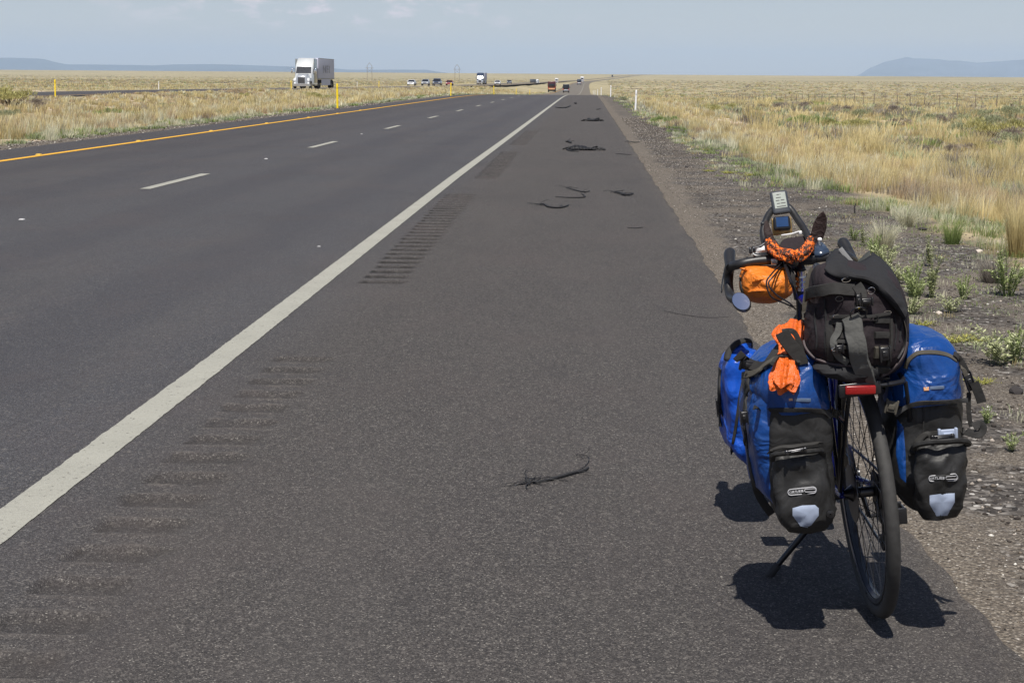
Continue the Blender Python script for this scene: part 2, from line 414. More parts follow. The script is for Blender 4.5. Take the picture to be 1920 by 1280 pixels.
# ------------------------------------------------------------------ asphalt
def asphalt(name):
    b = NB(name); P = b.P(); s = b.n('ShaderNodeSeparateXYZ'); b.l(P, s.inputs[0]); X = s.outputs[0]
    big = b.noise(b.map(P, (1, .12, 1)), 1.3, 5, .6)
    wob = b.math('ADD', X, b.math('MULTIPLY_ADD', b.noise(P, .7, 4, .6), .5, -.25))
    laneness = b.math('SUBTRACT', 1.0, b.smooth(wob, -2.25, -1.2))
    c0 = b.vor(P, 250, 'Color'); sc = b.n('ShaderNodeSeparateColor'); b.l(c0, sc.inputs[0])
    v = sc.outputs[0]
    sh = b.ramp(v, [(0, (.022, .020, .0195)), (.45, (.049, .0440, .0420)), (.8, (.080, .0725, .068)), (.965, (.130, .119, .109)), (1, (.30, .28, .25))])
    ln = b.ramp(v, [(0, (.030, .0295, .032)), (.5, (.054, .0525, .057)), (.88, (.080, .078, .083)), (1, (.17, .165, .165))])
    c3 = b.vor(P, 95, 'Color'); s3 = b.n('ShaderNodeSeparateColor'); b.l(c3, s3.inputs[0])
    col = b.mix(laneness, sh, ln)
    col = b.mix(b.math('MULTIPLY', b.smooth(s3.outputs[1], .90, .97), .45), col, (.17, .155, .14))
    col = b.mix(b.math('MULTIPLY', b.smooth(s3.outputs[2], .86, .95), .5), col, (.024, .022, .022))
    # wheel tracks polished darker, drip line between them
    def band(c, w): return b.math('SUBTRACT', 1.0, b.smooth(b.math('ABSOLUTE', b.math('SUBTRACT', X, c)), w*.35, w))
    trk = b.math('MAXIMUM', b.math('MAXIMUM', band(-2.95, .55), band(-4.65, .55)), b.math('MAXIMUM', band(-6.8, .6), band(-8.6, .6)))
    col = b.mix(b.math('MULTIPLY', trk, .32), col, (.040, .038, .044))
    lft = b.math('SUBTRACT', 1.0, b.smooth(X, -10.0, -5.2))
    col = b.mix(b.math('MULTIPLY', lft, .45), col, (.046, .040, .038))
    col = b.mix(b.math('MULTIPLY', b.smooth(big, .45, .7), .28), col, (.085, .077, .072))
    col = b.mix(b.math('MULTIPLY', b.smooth(b.noise(P, .35, 5, .6), .5, .7), .22), col, (.035, .032, .033))
    # grit and dust drifted on to the right edge of the shoulder
    dust = b.smooth(b.math('ADD', X, b.math('MULTIPLY_ADD', b.noise(b.map(P, (1, .4, 1)), 2.2, 6, .75), 1.0, -.5)), .80, 1.35)
    near_ = b.math('SUBTRACT', 1.0, b.smooth(s.outputs[1], 250, 400))
    dust = b.math('MULTIPLY', b.math('MULTIPLY', dust, near_), .75)
    c2 = b.vor(P, 160, 'Color'); s2 = b.n('ShaderNodeSeparateColor'); b.l(c2, s2.inputs[0])
    col = b.mix(dust, col, b.ramp(s2.outputs[0], [(0, (.07, .058, .048)), (.7, (.125, .105, .085)), (.95, (.25, .22, .18)), (1, (.42, .39, .35))]))
    # milled grooves hold dark grime; farther groups tinted darker for relief shading lost there
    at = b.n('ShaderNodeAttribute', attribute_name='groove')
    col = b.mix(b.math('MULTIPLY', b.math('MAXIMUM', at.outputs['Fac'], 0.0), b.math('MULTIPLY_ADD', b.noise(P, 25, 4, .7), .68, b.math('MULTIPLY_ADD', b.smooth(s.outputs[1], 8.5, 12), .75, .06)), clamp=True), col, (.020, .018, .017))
    mirage = b.smooth(s.outputs[1], 150, 260)
    col = b.mix(b.math('MULTIPLY', mirage, .62), col, (.19, .165, .125))  # distant road paled toward tan, standing in for the mirage reflection
    pk_ = b.noise(b.map(P, (1, .6, 1)), .9, 6, .7)
    col = b.mix(b.math('MULTIPLY', b.smooth(pk_, .45, .68), .22), col, (.085, .068, .064))
    blot = b.noise(b.map(P, (1, .25, 1)), 3.5, 6, .75)
    col = b.mix(b.math('MULTIPLY', b.smooth(blot, .52, .72), .28), col, (.034, .031, .034))
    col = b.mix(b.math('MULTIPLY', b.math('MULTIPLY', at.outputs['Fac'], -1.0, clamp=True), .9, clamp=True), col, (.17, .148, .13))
    # stray pale chips
    chip = b.vor(P, 38, 'Distance'); 
    ch = b.math('MULTIPLY', b.math('LESS_THAN', chip, .05), b.math('GREATER_THAN', b.noise(P, 9, 2), .5))
    col = b.mix(ch, col, (.42, .38, .33))
    h = b.math('ADD', b.math('MULTIPLY', b.vor(P, 230, 'Distance'), -1.0), b.math('MULTIPLY', b.noise(P, 90, 4, .7), .8))
    b.bump(h, .75, .006)
    b.out(col, b.math('MULTIPLY_ADD', laneness, -.12, .86), 0, .35)
    return b.m
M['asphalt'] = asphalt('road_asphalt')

def road_mesh():
    """three strips side by side: lanes, the milled rumble strip, the shoulder"""
    ys_far = np.array(sorted(set(list(np.arange(-8, 110, 2.0)) + list(np.arange(110, 520, 3.0)) + geo(520, 6200, (8, 1.03)))))
    V = []; Fc = []; G = []
    def strip(xs, ys, zf=None, gf=None, off=cx):
        o = len(V); n = len(xs)
        for y in ys:
            for i, x in enumerate(xs):
                X_ = float(x if not callable(x) else x(y)) + float(off(y))
                z = float(base_z(X_, y)); g = 0.0
                if zf is not None: dz, g = zf(X_, y); z += dz
                V.append((X_, float(y), z)); G.append(g)
        for j in range(len(ys)-1):
            for i in range(n-1): Fc.append((o+j*n+i, o+j*n+i+1, o+(j+1)*n+i+1, o+(j+1)*n+i))
    strip([-11.35, -9, -7, -5, -3, -1.86], ys_far)
    el = lambda y: .97 + .14*float(sstep(6.5, 3.8, y)) + .012*math.sin(y*1.9)+.010*math.sin(y*5.3+1) + .010*math.sin(y*17) if y < 60 else .97
    ys_e = np.array(sorted(set(list(np.arange(-2, 60, .07)) + list(ys_far[(ys_far >= 60) | (ys_far < -2)]))))
    strip([-1.16, .4, .9], ys_far)
    strip([.9, el, lambda y: el(y)+.035], ys_e, lambda X_, y: (-.035 if X_ > el(y)+.02 else 0, 0))
    strip([-1.86, -1.16], ys_far[ys_far >= 46]); strip([-1.86, -1.16], [-8, 0])
    groups = [(-.2, 7.95), (10.85, 19.62), (22.7, 31.2), (34.4, 44.2)]
    def groove(X_, y):
        nn = noise.noise(Vector((X_*9, y*9, 3)))
        x0 = float(np.interp(y, [4, 8, 10.8, 19.6, 22.7, 31, 44], [-1.568, -1.60, -1.604, -1.755, -1.625, -1.69, -1.70])); x1 = float(np.interp(y, [4, 8, 10.8, 19.6, 22.7, 31, 44], [-1.262, -1.285, -1.27, -1.362, -1.273, -1.32, -1.33]))
        for a, b_ in groups:
            if a <= y <= b_:
                ph = ((y-a)/.305) % 1.0
                wv_ = .5-.5*math.cos(2*math.pi*ph); k_ = 0.0 if y < 9 else (.18 if y < 22 else .34); wv_ = float(sstep(.44-k_, .80-k_, wv_+.07*nn))
                e = float(sstep(x0-.012, x0+.018, X_+.03*nn))*(1-float(sstep(x1-.09, x1+.02, X_+.05*nn)))
                d = wv_*e*(1+.35*nn)
                lip = .0025*e*(1-wv_)*noise.noise(Vector((X_*30, y*30, 9)))
                ph2 = abs(ph-.5)*2; rim = max(0, 1-abs(ph2-.62)/.16)*e
                g = max(0, min(1, d*(.75+.9*max(0, nn)) + (.9 if 0 < X_-x0 < .035 and wv_ > .4 else 0)))
                return (-.017*d+lip+.0022*rim*(1+nn), g if d > .05 else -.6*rim*max(0, nn+.25))
        return (0, 0)
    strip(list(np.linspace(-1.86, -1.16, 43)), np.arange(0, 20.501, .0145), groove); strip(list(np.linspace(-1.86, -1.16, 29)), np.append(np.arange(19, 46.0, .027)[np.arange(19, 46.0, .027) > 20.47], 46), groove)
    me = bpy.data.meshes.new('road'); me.from_pydata(V, [], Fc)
    a = me.attributes.new('groove', 'FLOAT', 'POINT'); a.data.foreach_set('value', G)
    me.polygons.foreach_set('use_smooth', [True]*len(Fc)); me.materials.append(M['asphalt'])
    ob = bpy.data.objects.new('road', me); COL.objects.link(ob); ob['kind'] = 'structure'
    V.clear(); Fc.clear(); G.clear()
    strip([-6.4, 0, 5.2], ys_far, off=lambda y: float(ox(y)))
    me = bpy.data.meshes.new('opposite_road'); me.from_pydata(V, [], Fc)
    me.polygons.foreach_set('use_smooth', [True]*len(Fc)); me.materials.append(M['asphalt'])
    ob = bpy.data.objects.new('opposite_road', me); COL.objects.link(ob); ob['kind'] = 'structure'
road_mesh()

def paint(name, color, wear=.5):
    b = NB(name); P = b.P()
    c = b.ramp(b.noise(P, 3, 6, .6), [(.3, tuple(v*.86 for v in color)), (.7, color)])
    v = b.vor(P, 150, 'Color'); s = b.n('ShaderNodeSeparateColor'); b.l(v, s.inputs[0])
    c = b.mix(b.math('MULTIPLY', b.smooth(s.outputs[0], .2, 1), .22), c, tuple(x*.5 for x in color))
    c = b.mix(b.math('MULTIPLY', b.smooth(b.noise(P, 40, 5, .75), .58, .68), wear), c, (.06, .055, .052))
    b.bump(b.vor(P, 230, 'Distance'), .5, .005); b.out(c, .75, 0, .3); return b.m
M['white_line'] = paint('white_line_paint', (.345, .34, .295), .85)
M['yellow_line'] = paint('yellow_line_paint', (.76, .41, .04), .55)
def marking(name, mat, xc, w, y0, y1, off=cx, step=1.0, jag=.006, lift=.0022):
    ys = [y for y in np.arange(y0, min(y1, 30), .035)] + [y for y in np.arange(max(y0, 30), min(y1, 150), 1.0)] + ([y for y in geo(max(y0, 150), y1, (5, 1.03))] if y1 > 150 else [])
    ys = sorted(set([y for y in ys if y < y1] + [y1]))
    V = []; Fc = []
    for y in ys:
        j = jag if y < 30 else 0
        a = xc-w/2+j*noise.noise(Vector((y*23, xc, 1)))+j*.8*noise.noise(Vector((y*5, xc, 1)))
        c = xc+w/2+j*noise.noise(Vector((y*23, xc, 7)))+j*.8*noise.noise(Vector((y*5, xc, 9)))
        o = float(off(y)); L = lift+.00012*max(0, y)
        for x in (a, c): V.append((x+o, float(y), float(base_z(x+o, y))+L))
    for i in range(len(ys)-1): Fc.append((2*i, 2*i+1, 2*i+3, 2*i+2))
    me = bpy.data.meshes.new(name); me.from_pydata(V, [], Fc); me.materials.append(mat)
    ob = bpy.data.objects.new(name, me); COL.objects.link(ob); ob['kind'] = 'structure'; return ob
marking('edge_line_marking', M['white_line'], 0.0, .150, -4, 6000, off=lambda y: float(cx(y))+float(np.interp(y, [0, 5, 7.5, 23, 40], [-1.886, -1.886, -1.884, -1.94, -1.93])))
marking('median_line_marking', M['yellow_line'], -9.91, .16, -4, 6000)
for k in range(0, 14):
    yc = 21.6+12.19*k; marking('lane_line_marking', M['white_line'], -5.70, .145, yc-1.72, yc+1.55)
for xo in (5.2-1.4, -6.4+3.0):
    marking('opposite_line_marking', M['yellow_line'] if xo > 0 else M['white_line'], xo, .16, 60, 6000, off=lambda y: float(ox(y)))

# ------------------------------------------------------------------ far mesas and mountain
def ridge(name, pts, dist, depth, color, seed):
    b = NB(name+'_rock'); P = b.P()
    c = b.ramp(b.noise(P, .0012, 6, .6), [(.35, tuple(v*.7 for v in color)), (.65, tuple(v*1.4 for v in color))])
    b.out(c, .95, 0, .1)
    px = np.array([p[0] for p in pts], float); py = np.array([p[1] for p in pts], float)
    xs = np.linspace(px[0], px[-1], 260); ys = np.interp(xs, px, py)
    T = [(-1, 0), (-.75, .12), (-.5, .3), (-.3, .52), (-.15, .78), (-.05, .97), (0, 1), (.3, .98), (.7, .6), (1, 0)]
    X = np.zeros((len(T), len(xs))); Y = X.copy(); Z = X.copy()
    for i, (u, yy) in enumerate(zip(xs, ys)):
        d = ray(u, yy); k = dist/d.y; top = EYE+d.z*k
        for j, (t, h) in enumerate(T):
            n_ = noise.fractal(Vector((u*.035, t*2.2, seed)), 1.0, 2.0, 5)
            rr = k*(1+depth*t/dist); hh = -40 + (top+40)*(h + (.10*n_ if 0 < h < .97 else .008*n_))
            X[j, i] = d.x*rr; Y[j, i] = dist+depth*t; Z[j, i] = hh
    return np_grid_mesh(name, X, Y, Z, b.m, 'structure')
ridge('mesa_hills', [(-500, 118), (-300, 112), (-100, 110), (0, 108.5), (45, 109), (80, 110.5), (100, 116), (125, 121), (200, 121.5), (290, 123), (330, 121), (400, 120.5), (480, 123),
                     (540, 125), (620, 128), (655, 131), (760, 131), (800, 131.3), (830, 136), (870, 141)], 30000, 4500, (.045, .06, .08), 2)
ridge('mountain', [(1590, 150), (1612, 140), (1630, 128), (1660, 116), (1690, 109.5), (1700, 107), (1715, 110), (1760, 111), (1778, 114), (1800, 114), (1832, 118), (1860, 116),
                   (1890, 114), (1920, 112), (2050, 108), (2200, 120), (2350, 150)], 38000, 6000, (.07, .08, .10), 9)

# ------------------------------------------------------------------ vegetation as ground cover
def blades(px, py, pz, h, w, lean_x, lean_y, col_lo, col_hi, seg2=True):
    """numpy arrays -> (verts, tris, colours). every blade: quad + tip"""
    n = len(px); ang = RNG.uniform(0, 2*np.pi, n); dx = np.cos(ang)*w/2; dy = np.sin(ang)*w/2
    base = np.stack([px, py, pz], 1)
    a = base+np.stack([-dx, -dy, -.03+0*dx], 1); c = base+np.stack([dx, dy, -.03+0*dx], 1)
    if seg2:
        mid = base+np.stack([lean_x*.35, lean_y*.35, h*.6], 1); k = .75
        d = mid+np.stack([-dx*k, -dy*k, 0*dx], 1); e = mid+np.stack([dx*k, dy*k, 0*dx], 1)
        tip = base+np.stack([lean_x, lean_y, h], 1)
        V = np.stack([a, c, e, d, tip], 1).reshape(-1, 3); o = np.arange(n)[:, None]*5
        T = np.stack([o+[0, 1, 2], o+[0, 2, 3], o+[3, 2, 4]], 1).reshape(-1, 3)
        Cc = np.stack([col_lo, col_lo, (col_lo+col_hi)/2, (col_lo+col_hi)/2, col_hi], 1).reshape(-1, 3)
    else:
        tip = base+np.stack([lean_x, lean_y, h], 1); V = np.stack([a, c, tip], 1).reshape(-1, 3); o = np.arange(n)[:, None]*3
        T = (o+[0, 1, 2]).reshape(-1, 3); Cc = np.stack([col_lo, col_lo, col_hi], 1).reshape(-1, 3)
    return V, T, Cc
def tri_object(name, parts, mat, kind='stuff'):
    off = 0; Vs = []; Ts = []; Cs = []
    for V, T, C_ in parts: Vs.append(V); Ts.append(T+off); Cs.append(C_); off += len(V)
    V = np.concatenate(Vs); T = np.concatenate(Ts); Cc = np.concatenate(Cs)
    me = bpy.data.meshes.new(name); me.vertices.add(len(V)); me.vertices.foreach_set('co', V.reshape(-1).astype(np.float32))
    me.loops.add(T.size); me.loops.foreach_set('vertex_index', T.reshape(-1).astype(np.int32))
    me.polygons.add(len(T)); me.polygons.foreach_set('loop_start', np.arange(0, T.size, 3, dtype=np.int32)); me.polygons.foreach_set('loop_total', np.full(len(T), 3, np.int32))
    me.update(calc_edges=True)
    a = me.color_attributes.new('col', 'FLOAT_COLOR', 'POINT')
    a.data.foreach_set('color', np.concatenate([Cc, np.ones((len(Cc), 1))], 1).reshape(-1).astype(np.float32))
    me.materials.append(mat); ob = bpy.data.objects.new(name, me); COL.objects.link(ob)
    if kind: ob['kind'] = kind
    return ob
b = NB('dry_grass_blades'); at = b.n('ShaderNodeAttribute', attribute_name='col')
tr = b.n('ShaderNodeBsdfTranslucent'); b.l(at.outputs[0], tr.inputs[0]); b.out(at.outputs[0], .8, 0, .2)
ms = b.n('ShaderNodeMixShader'); ms.inputs[0].default_value = .3; b.l(b.b.outputs[0], ms.inputs[1]); b.l(tr.outputs[0], ms.inputs[2])
b.l(ms.outputs[0], b.t.nodes['Material Output'].inputs[0]); M['grass'] = b.m

PAL = {'straw': ((.41, .345, .17), (.78, .67, .37)), 'gold': ((.38, .30, .13), (.70, .60, .32)), 'pale': ((.46, .44, .30), (.80, .77, .58)),
       'rust': ((.34, .26, .16), (.56, .44, .29)), 'green': ((.14, .20, .06), (.38, .45, .16)), 'sage': ((.20, .235, .12), (.48, .53, .33)), 'grey': ((.18, .155, .13), (.36, .33, .28))}
def cover(N, xf, y0, y1, nb, h0, h1, rad, wpx, mix_, seg2=True, ypow=0.0, gapmask=True):
    """scatter N tufts; xf(y)->(lo,hi); mix_(x,y)->palette key array"""
    u = RNG.uniform(0, 1, N)
    Y = (y0**(1-ypow)+(y1**(1-ypow)-y0**(1-ypow))*u)**(1/(1-ypow)) if ypow != 1 else y0*(y1/y0)**u
    lo, hi = xf(Y); X = lo+(hi-lo)*RNG.uniform(0, 1, N)
    if gapmask:
        g = wav(X, Y, 1.9, 4)+.8*wav(X, Y, .8, 8)+RNG.normal(0, .35, N); k = g > -.45; X = X[k]; Y = Y[k]
    keys = mix_(X, Y); n = len(X)
    H_ = RNG.uniform(h0, h1, n)*(1+.3*wav(X, Y, 3.1, 2))
    low = np.isin(keys, ['green', 'sage', 'grey']); H_ = np.where(low, H_*.55, H_)
    de = np.where(X > 0, X-edge_r(Y), np.where(X > -36, np.minimum(-11.9-X, np.maximum((X+35.5)*.22, 0)), np.where(X > -60, (-48-X)*.25, 5))); H_ = H_*(.38+.62*sstep(0, 1.8, de)) 
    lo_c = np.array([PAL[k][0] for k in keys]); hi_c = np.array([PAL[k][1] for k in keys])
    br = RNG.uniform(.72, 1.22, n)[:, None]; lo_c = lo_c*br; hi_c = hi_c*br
    idx = np.repeat(np.arange(n), nb); m = len(idx)
    r = rad*np.sqrt(RNG.uniform(0, 1, m))*np.where(low[idx], 1.6, 1); th = RNG.uniform(0, 2*np.pi, m)
    bx = X[idx]+r*np.cos(th); by = Y[idx]+r*np.sin(th); hh = H_[idx]*RNG.uniform(.45, 1.1, m)
    sp = hh*np.where(low[idx], .6, .28)
    lx = np.cos(th)*sp*RNG.uniform(0, 1.3, m)+.05*hh+RNG.normal(0, .06, m)*hh; ly = np.sin(th)*sp*RNG.uniform(0, 1.3, m)
    wd = np.maximum(.0035, wpx*by/1551)*RNG.uniform(.7, 1.3, m)*np.where(low[idx], 1.5, 1)
    j = RNG.uniform(.85, 1.15, m)[:, None]
    return blades(bx, by, ground_z(bx, by), hh, wd, lx, ly, lo_c[idx]*j, hi_c[idx]*j, seg2)
def pick(p):
    ks = list(p); pr = np.array([p[k] for k in ks], float); pr /= pr.sum()
    return lambda n: np.array(ks)[RNG.choice(len(ks), n, p=pr)]
def mixer(main, edge, edist):
    fm, fe = pick(main), pick(edge)
    def f(X, Y):
        d = edist(X, Y)+.5*wav(X, Y, 2.1, 6); a = fm(len(X)); e = fe(len(X))
        patch = wav(X, Y, 4.7, 9)+.4*wav(X, Y, 1.3, 3)
        a = np.where((patch > .75), np.where(RNG.uniform(0, 1, len(X)) < .6, 'sage', 'green'), a)
        a = np.where((patch < -.8), np.where(RNG.uniform(0, 1, len(X)) < .5, 'grey', 'rust'), a)
        return np.where(d < .8, e, a)
    return f
mr = mixer(dict(straw=6, gold=2.2, pale=2.5, rust=1), dict(sage=3, green=2, pale=2, straw=1.2), lambda X, Y: X-edge_r(Y)-.1)
ml = mixer(dict(straw=5, gold=2, pale=2.5, rust=2, sage=.6), dict(sage=4, green=2, pale=2.5), lambda X, Y: -12.1-X)
fs = pick(dict(sage=2.2, grey=3, green=.6, rust=2, straw=2, gold=1.5)); mx_far = lambda X, Y: fs(len(X))
parts = [
    cover(1500, lambda Y: (edge_r(Y)+.15, edge_r(Y)+2+Y*.42), 8, 20, 70, .2, .5, .09, .35, mr, True, -.5),
    cover(5200, lambda Y: (edge_r(Y)+.1, edge_r(Y)+2+Y*.42), 18, 52, 42, .16, .44, .11, .38, mr, True, .6),
    cover(9000, lambda Y: (edge_r(Y)+0*Y, edge_r(Y)+2+Y*.36), 50, 160, 18, .16, .44, .18, .5, mr, True, .9),
    cover(7500, lambda Y: (2.2+0*Y, 4+Y*.36), 155, 420, 9, .22, .45, .4, .6, mr, False, 1.2),
    cover(9000, lambda Y: (4+.01*Y, 6+Y*.36), 300, 2600, 10, .3, .75, .9, .8, mx_far, False, 1.25, False)]
fw2 = pick(dict(sage=3, green=3, pale=2, gold=1)); mx_w = lambda X, Y: fw2(len(X))
parts += [cover(420, lambda Y: (1.75+0*Y, edge_r(Y)+.3), 5.5, 15, 26, .05, .16, .07, .35, mx_w, True, 0.0, True), cover(260, lambda Y: (2.1+0*Y, edge_r(Y)+.2), 15, 40, 24, .08, .2, .09, .4, mx_w, True, 0.0, True)]
fsc = pick(dict(sage=3, grey=3, green=.5, straw=2, gold=1)); mx_s = lambda X, Y: fsc(len(X))
parts += [cover(260, lambda Y: (6+.06*Y, 4+Y*.40), 26, 60, 150, .45, .95, .38, .5, mx_s, True, .2, False), cover(600, lambda Y: (5+.03*Y, 4+Y*.38), 60, 190, 60, .45, 1.0, .5, .6, mx_s, True, .6, False)]
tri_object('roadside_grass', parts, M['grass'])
parts = [
    cover(5200, lambda Y: (-20+0*Y, -11.9+0*Y), 24, 62, 40, .18, .5, .12, .42, ml, True, .3),
    cover(7000, lambda Y: (-34.5+0*Y, -11.9+0*Y), 60, 160, 22, .22, .55, .2, .55, ml, True, .7),
    cover(5500, lambda Y: (-33.5+0*Y, -11.8+0*Y), 155, 480, 9, .3, .6, .35, .7, ml, False, 1.1)]
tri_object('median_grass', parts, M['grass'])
parts = [cover(9000, lambda Y: (-49-Y*.30, -48+0*Y), 110, 480, 8, .25, .5, .4, .7, ml, False, 1.0),
    cover(8000, lambda Y: (-60-Y*.42, -52+0*Y), 300, 2600, 10, .3, .7, .9, .8, mx_far, False, 1.25, False)]
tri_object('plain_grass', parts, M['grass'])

# loose stones on the verge
def stones(name, N, seed, xf, y0, y1, s0, s1, cols, ypow=.9):
    rs = np.random.default_rng(seed); u = rs.uniform(0, 1, N)
    Y = (y0**(1-ypow)+(y1**(1-ypow)-y0**(1-ypow))*u)**(1/(1-ypow)); lo, hi = xf(Y); X = lo+(hi-lo)*rs.uniform(0, 1, N)
    ico = np.array([(0, 0, 1), (.9, 0, .2), (.25, .85, .25), (-.75, .5, .15), (-.7, -.55, .2), (.3, -.85, .15), (0, 0, -.7)]); 
    T0 = np.array([(0, 1, 2), (0, 2, 3), (0, 3, 4), (0, 4, 5), (0, 5, 1), (6, 2, 1), (6, 3, 2), (6, 4, 3), (6, 5, 4), (6, 1, 5)])
    s = s0*(s1/s0)**(rs.uniform(0, 1, N)**2.6); s = np.maximum(s, .5*Y/1551)
    a = rs.uniform(0, 6.28, N); ca, sa = np.cos(a), np.sin(a)
    v = ico[None]*rs.uniform(.65, 1.25, (N, 7, 3)); vx = v[..., 0]*ca[:, None]-v[..., 1]*sa[:, None]; vy = v[..., 0]*sa[:, None]+v[..., 1]*ca[:, None]
    V = np.stack([X[:, None]+vx*s[:, None], Y[:, None]+vy*s[:, None], ground_z(X, Y)[:, None]+v[..., 2]*s[:, None]*.6+s[:, None]*.15], -1).reshape(-1, 3)
    T = (T0[None]+(np.arange(N)*7)[:, None, None]).reshape(-1, 3)
    c = np.array(cols)[rs.integers(0, len(cols), N)]*rs.uniform(.75, 1.2, (N, 1)); return tri_object(name, [(V, T, np.repeat(c, 7, 0))], M['stone'])
b = NB('verge_stone'); at = b.n('ShaderNodeAttribute', attribute_name='col'); b.bump(b.noise(b.P(), 300, 3), .4, .004); b.out(at.outputs[0], .9, 0, .2); M['stone'] = b.m
SC = [(.05, .042, .038)]*5 + [(.09, .075, .063)]*4 + [(.15, .125, .10)]*3 + [(.34, .30, .26)]*2 + [(.55, .52, .47)]
stones('verge_gravel', 26000, 5, lambda Y: (1.25+.25*np.sin(Y*2.1)**2*.5, edge_r(Y)+.5), 3.0, 60, .0035, .017, SC)
stones('verge_pebbles', 2600, 6, lambda Y: (.75+0*Y, 1.3+0*Y), 3.0, 30, .003, .008, SC)
stones('median_gravel', 5000, 8, lambda Y: (-12.5+0*Y, -11.25+0*Y), 24, 90, .01, .035, SC + [(.5, .47, .42)]*3)
stones('road_chips', 500, 9, lambda Y: (-9+0*Y, .9+0*Y), 3.2, 50, .0018, .0045, [(.4, .37, .32), (.25, .22, .2), (.04, .04, .04)], .6)

# ------------------------------------------------------------------ shrubs and weeds (things)
def shrub_mesh(name, seed, r, h, nb, pal, leaf=.03, woody=.3):
    rs = np.random.default_rng(seed); parts = []
    lo, hi = (np.array(c) for c in pal)
    clumps = [(rs.normal(0, r*.45), rs.normal(0, r*.45), rs.uniform(.35, .8)*h, rs.uniform(.3, .5)*r) for _ in range(9)]
    V = []; T = []; C_ = []
    def tri(a, b_, c, col):
        o = len(V); V.extend([a, b_, c]); T.append((o, o+1, o+2)); C_.extend([col]*3)
    for (x, y, z, cr) in clumps:
        tone = rs.uniform(.7, 1.25); n = int(nb/9)
        # stem up to the clump
        for _ in range(4):
            e = np.array((x, y, z))+rs.normal(0, cr*.4, 3); s0 = np.array((rs.normal(0, r*.06), rs.normal(0, r*.06), -.03)); wv_ = .012
            tri(s0+(wv_, 0, 0), s0-(wv_, 0, 0), e, (.12, .095, .075)); tri(s0+(0, wv_, 0), s0-(0, wv_, 0), e, (.12, .095, .075))
        for _ in range(n):
            d = rs.normal(0, 1, 3); d /= np.linalg.norm(d); d[2] = abs(d[2])*1.0-.25
            p = np.array((x, y, z))+d*cr*rs.uniform(.45, 1.15)*np.array((1, 1, .85)); p[2] = max(.02, min(p[2], h*1.15))
            up = np.array((d[0]*.5, d[1]*.5, .9)); up /= np.linalg.norm(up); sd = np.cross(up, rs.normal(0, 1, 3)); sd /= np.linalg.norm(sd)+1e-6
            L = leaf*rs.uniform(.8, 2.2); W = leaf*.28
            c = (lo+(hi-lo)*rs.uniform(0, 1))*tone
            tri(p-sd*W, p+sd*W, p+up*L, c)
    return tri_object(name, [(np.array(V), np.array(T), np.array(C_))], M['grass'], None)
shr_pal = [((.26, .26, .10), (.60, .56, .24)), ((.22, .25, .14), (.52, .54, .34)), ((.22, .185, .16), (.44, .38, .31)), ((.17, .24, .08), (.44, .52, .20))]
shr_lab = ['olive green rounded shrub', 'grey green sagebrush shrub', 'dead grey brown shrub', 'fresh green leafy shrub']
protos = [shrub_mesh('shrub', 20+i, .6, .62, 1500, shr_pal[i], .042) for i in range(4)]
spots = [  # px, py of the base, kind, scale
    (22, 199, 0, 1.7), (60, 203, 2, .8), (8, 228, 1, .7), (280, 210, 2, .5), (310, 205, 1, .55), (455, 183, 0, .6), (540, 196, 0, .7), (590, 187, 0, 1.0), (610, 190, 0, .9),
    (640, 192, 1, .7), (700, 186, 0, .6), (770, 178, 0, .7), (905, 170, 1, 1.0), (880, 172, 0, .8), (960, 170, 0, .6),
    (1172, 190, 1, .5), (1235, 232, 3, .4), (1262, 229, 3, .32), (1340, 212, 0, 1.0), (1352, 203, 2, .7), (1368, 209, 0, .8), (1310, 190, 0, 1.0), (1280, 182, 0, 1.1), (1250, 172, 0, 1.3),
    (1420, 190, 1, .9), (1415, 207, 2, .7), (1460, 207, 2, .75), (1500, 236, 3, .9), (1522, 240, 3, .9), (1550, 240, 3, .7), (1577, 245, 0, 1.0), (1600, 247, 0, .95), (1512, 206, 2, .8),
    (1530, 200, 0, 1.0), (1580, 215, 2, .9), (1608, 224, 1, .8), (1660, 246, 1, .75), (1680, 240, 2, .7), (1664, 215, 2, .9), (1683, 200, 2, .8), (1740, 232, 1, .8), (1763, 236, 2, .7),
    (1742, 276, 2, .55), (1735, 290, 2, .5), (1795, 292, 2, .55), (1810, 256, 1, .9), (1850, 248, 1, 1.2), (1880, 262, 0, 1.2), (1905, 268, 2, 1.0), (1920, 284, 1, .9), (1870, 290, 0, .6),
    (1830, 226, 1, 1.0), (1900, 225, 1, 1.1), (1480, 176, 0, 1.1), (1560, 184, 1, 1.0), (1620, 178, 2, 1.2), (1700, 182, 2, 1.2), (1395, 172, 2, 1.1), (1455, 196, 0, 1.0), (1300, 240, 1, .3)]
def solve_ground(px, py):
    d = ray(px, py); t = 5.0; prev = None
    while t < 3000:
        p = CAM+d*t; g = float(ground_z(p.x, p.y))
        if p.z <= g: return Vector((p.x, p.y, g))
        t *= 1.004
    return CAM+d*300
firsts = set()
sz_words = lambda s: 'small ' if s < .6 else 'large ' if s >= 1.1 else ''
used_labels = {}
for i, (px, py, k, s) in enumerate(spots):
    p = solve_ground(px, py)
    ob = protos[k] if k not in firsts else protos[k].copy()
    if k in firsts: COL.objects.link(ob)
    firsts.add(k)
    ob.location = p+Vector((0, 0, -.05)); ob.rotation_euler = (0, 0, i*1.7); s *= 1.3; ob.scale = (s*1.15, s*1.15, s*(.85+.1*(i % 3)))
    side = 'on the left median' if px < 1000 else 'on the right grassland'
    where = ('%d px across and %d px down the photo' % (0, 0))
    col_ = ['far left', 'left', 'centre', 'right', 'far right'][min(4, int(px/384))]
    lab = sz_words(s)+shr_lab[k]
    tag(ob, lab, 'shrub', 'shrubs on the grassland')
    used_labels.setdefault((lab, side), []).append((px, py, ob))
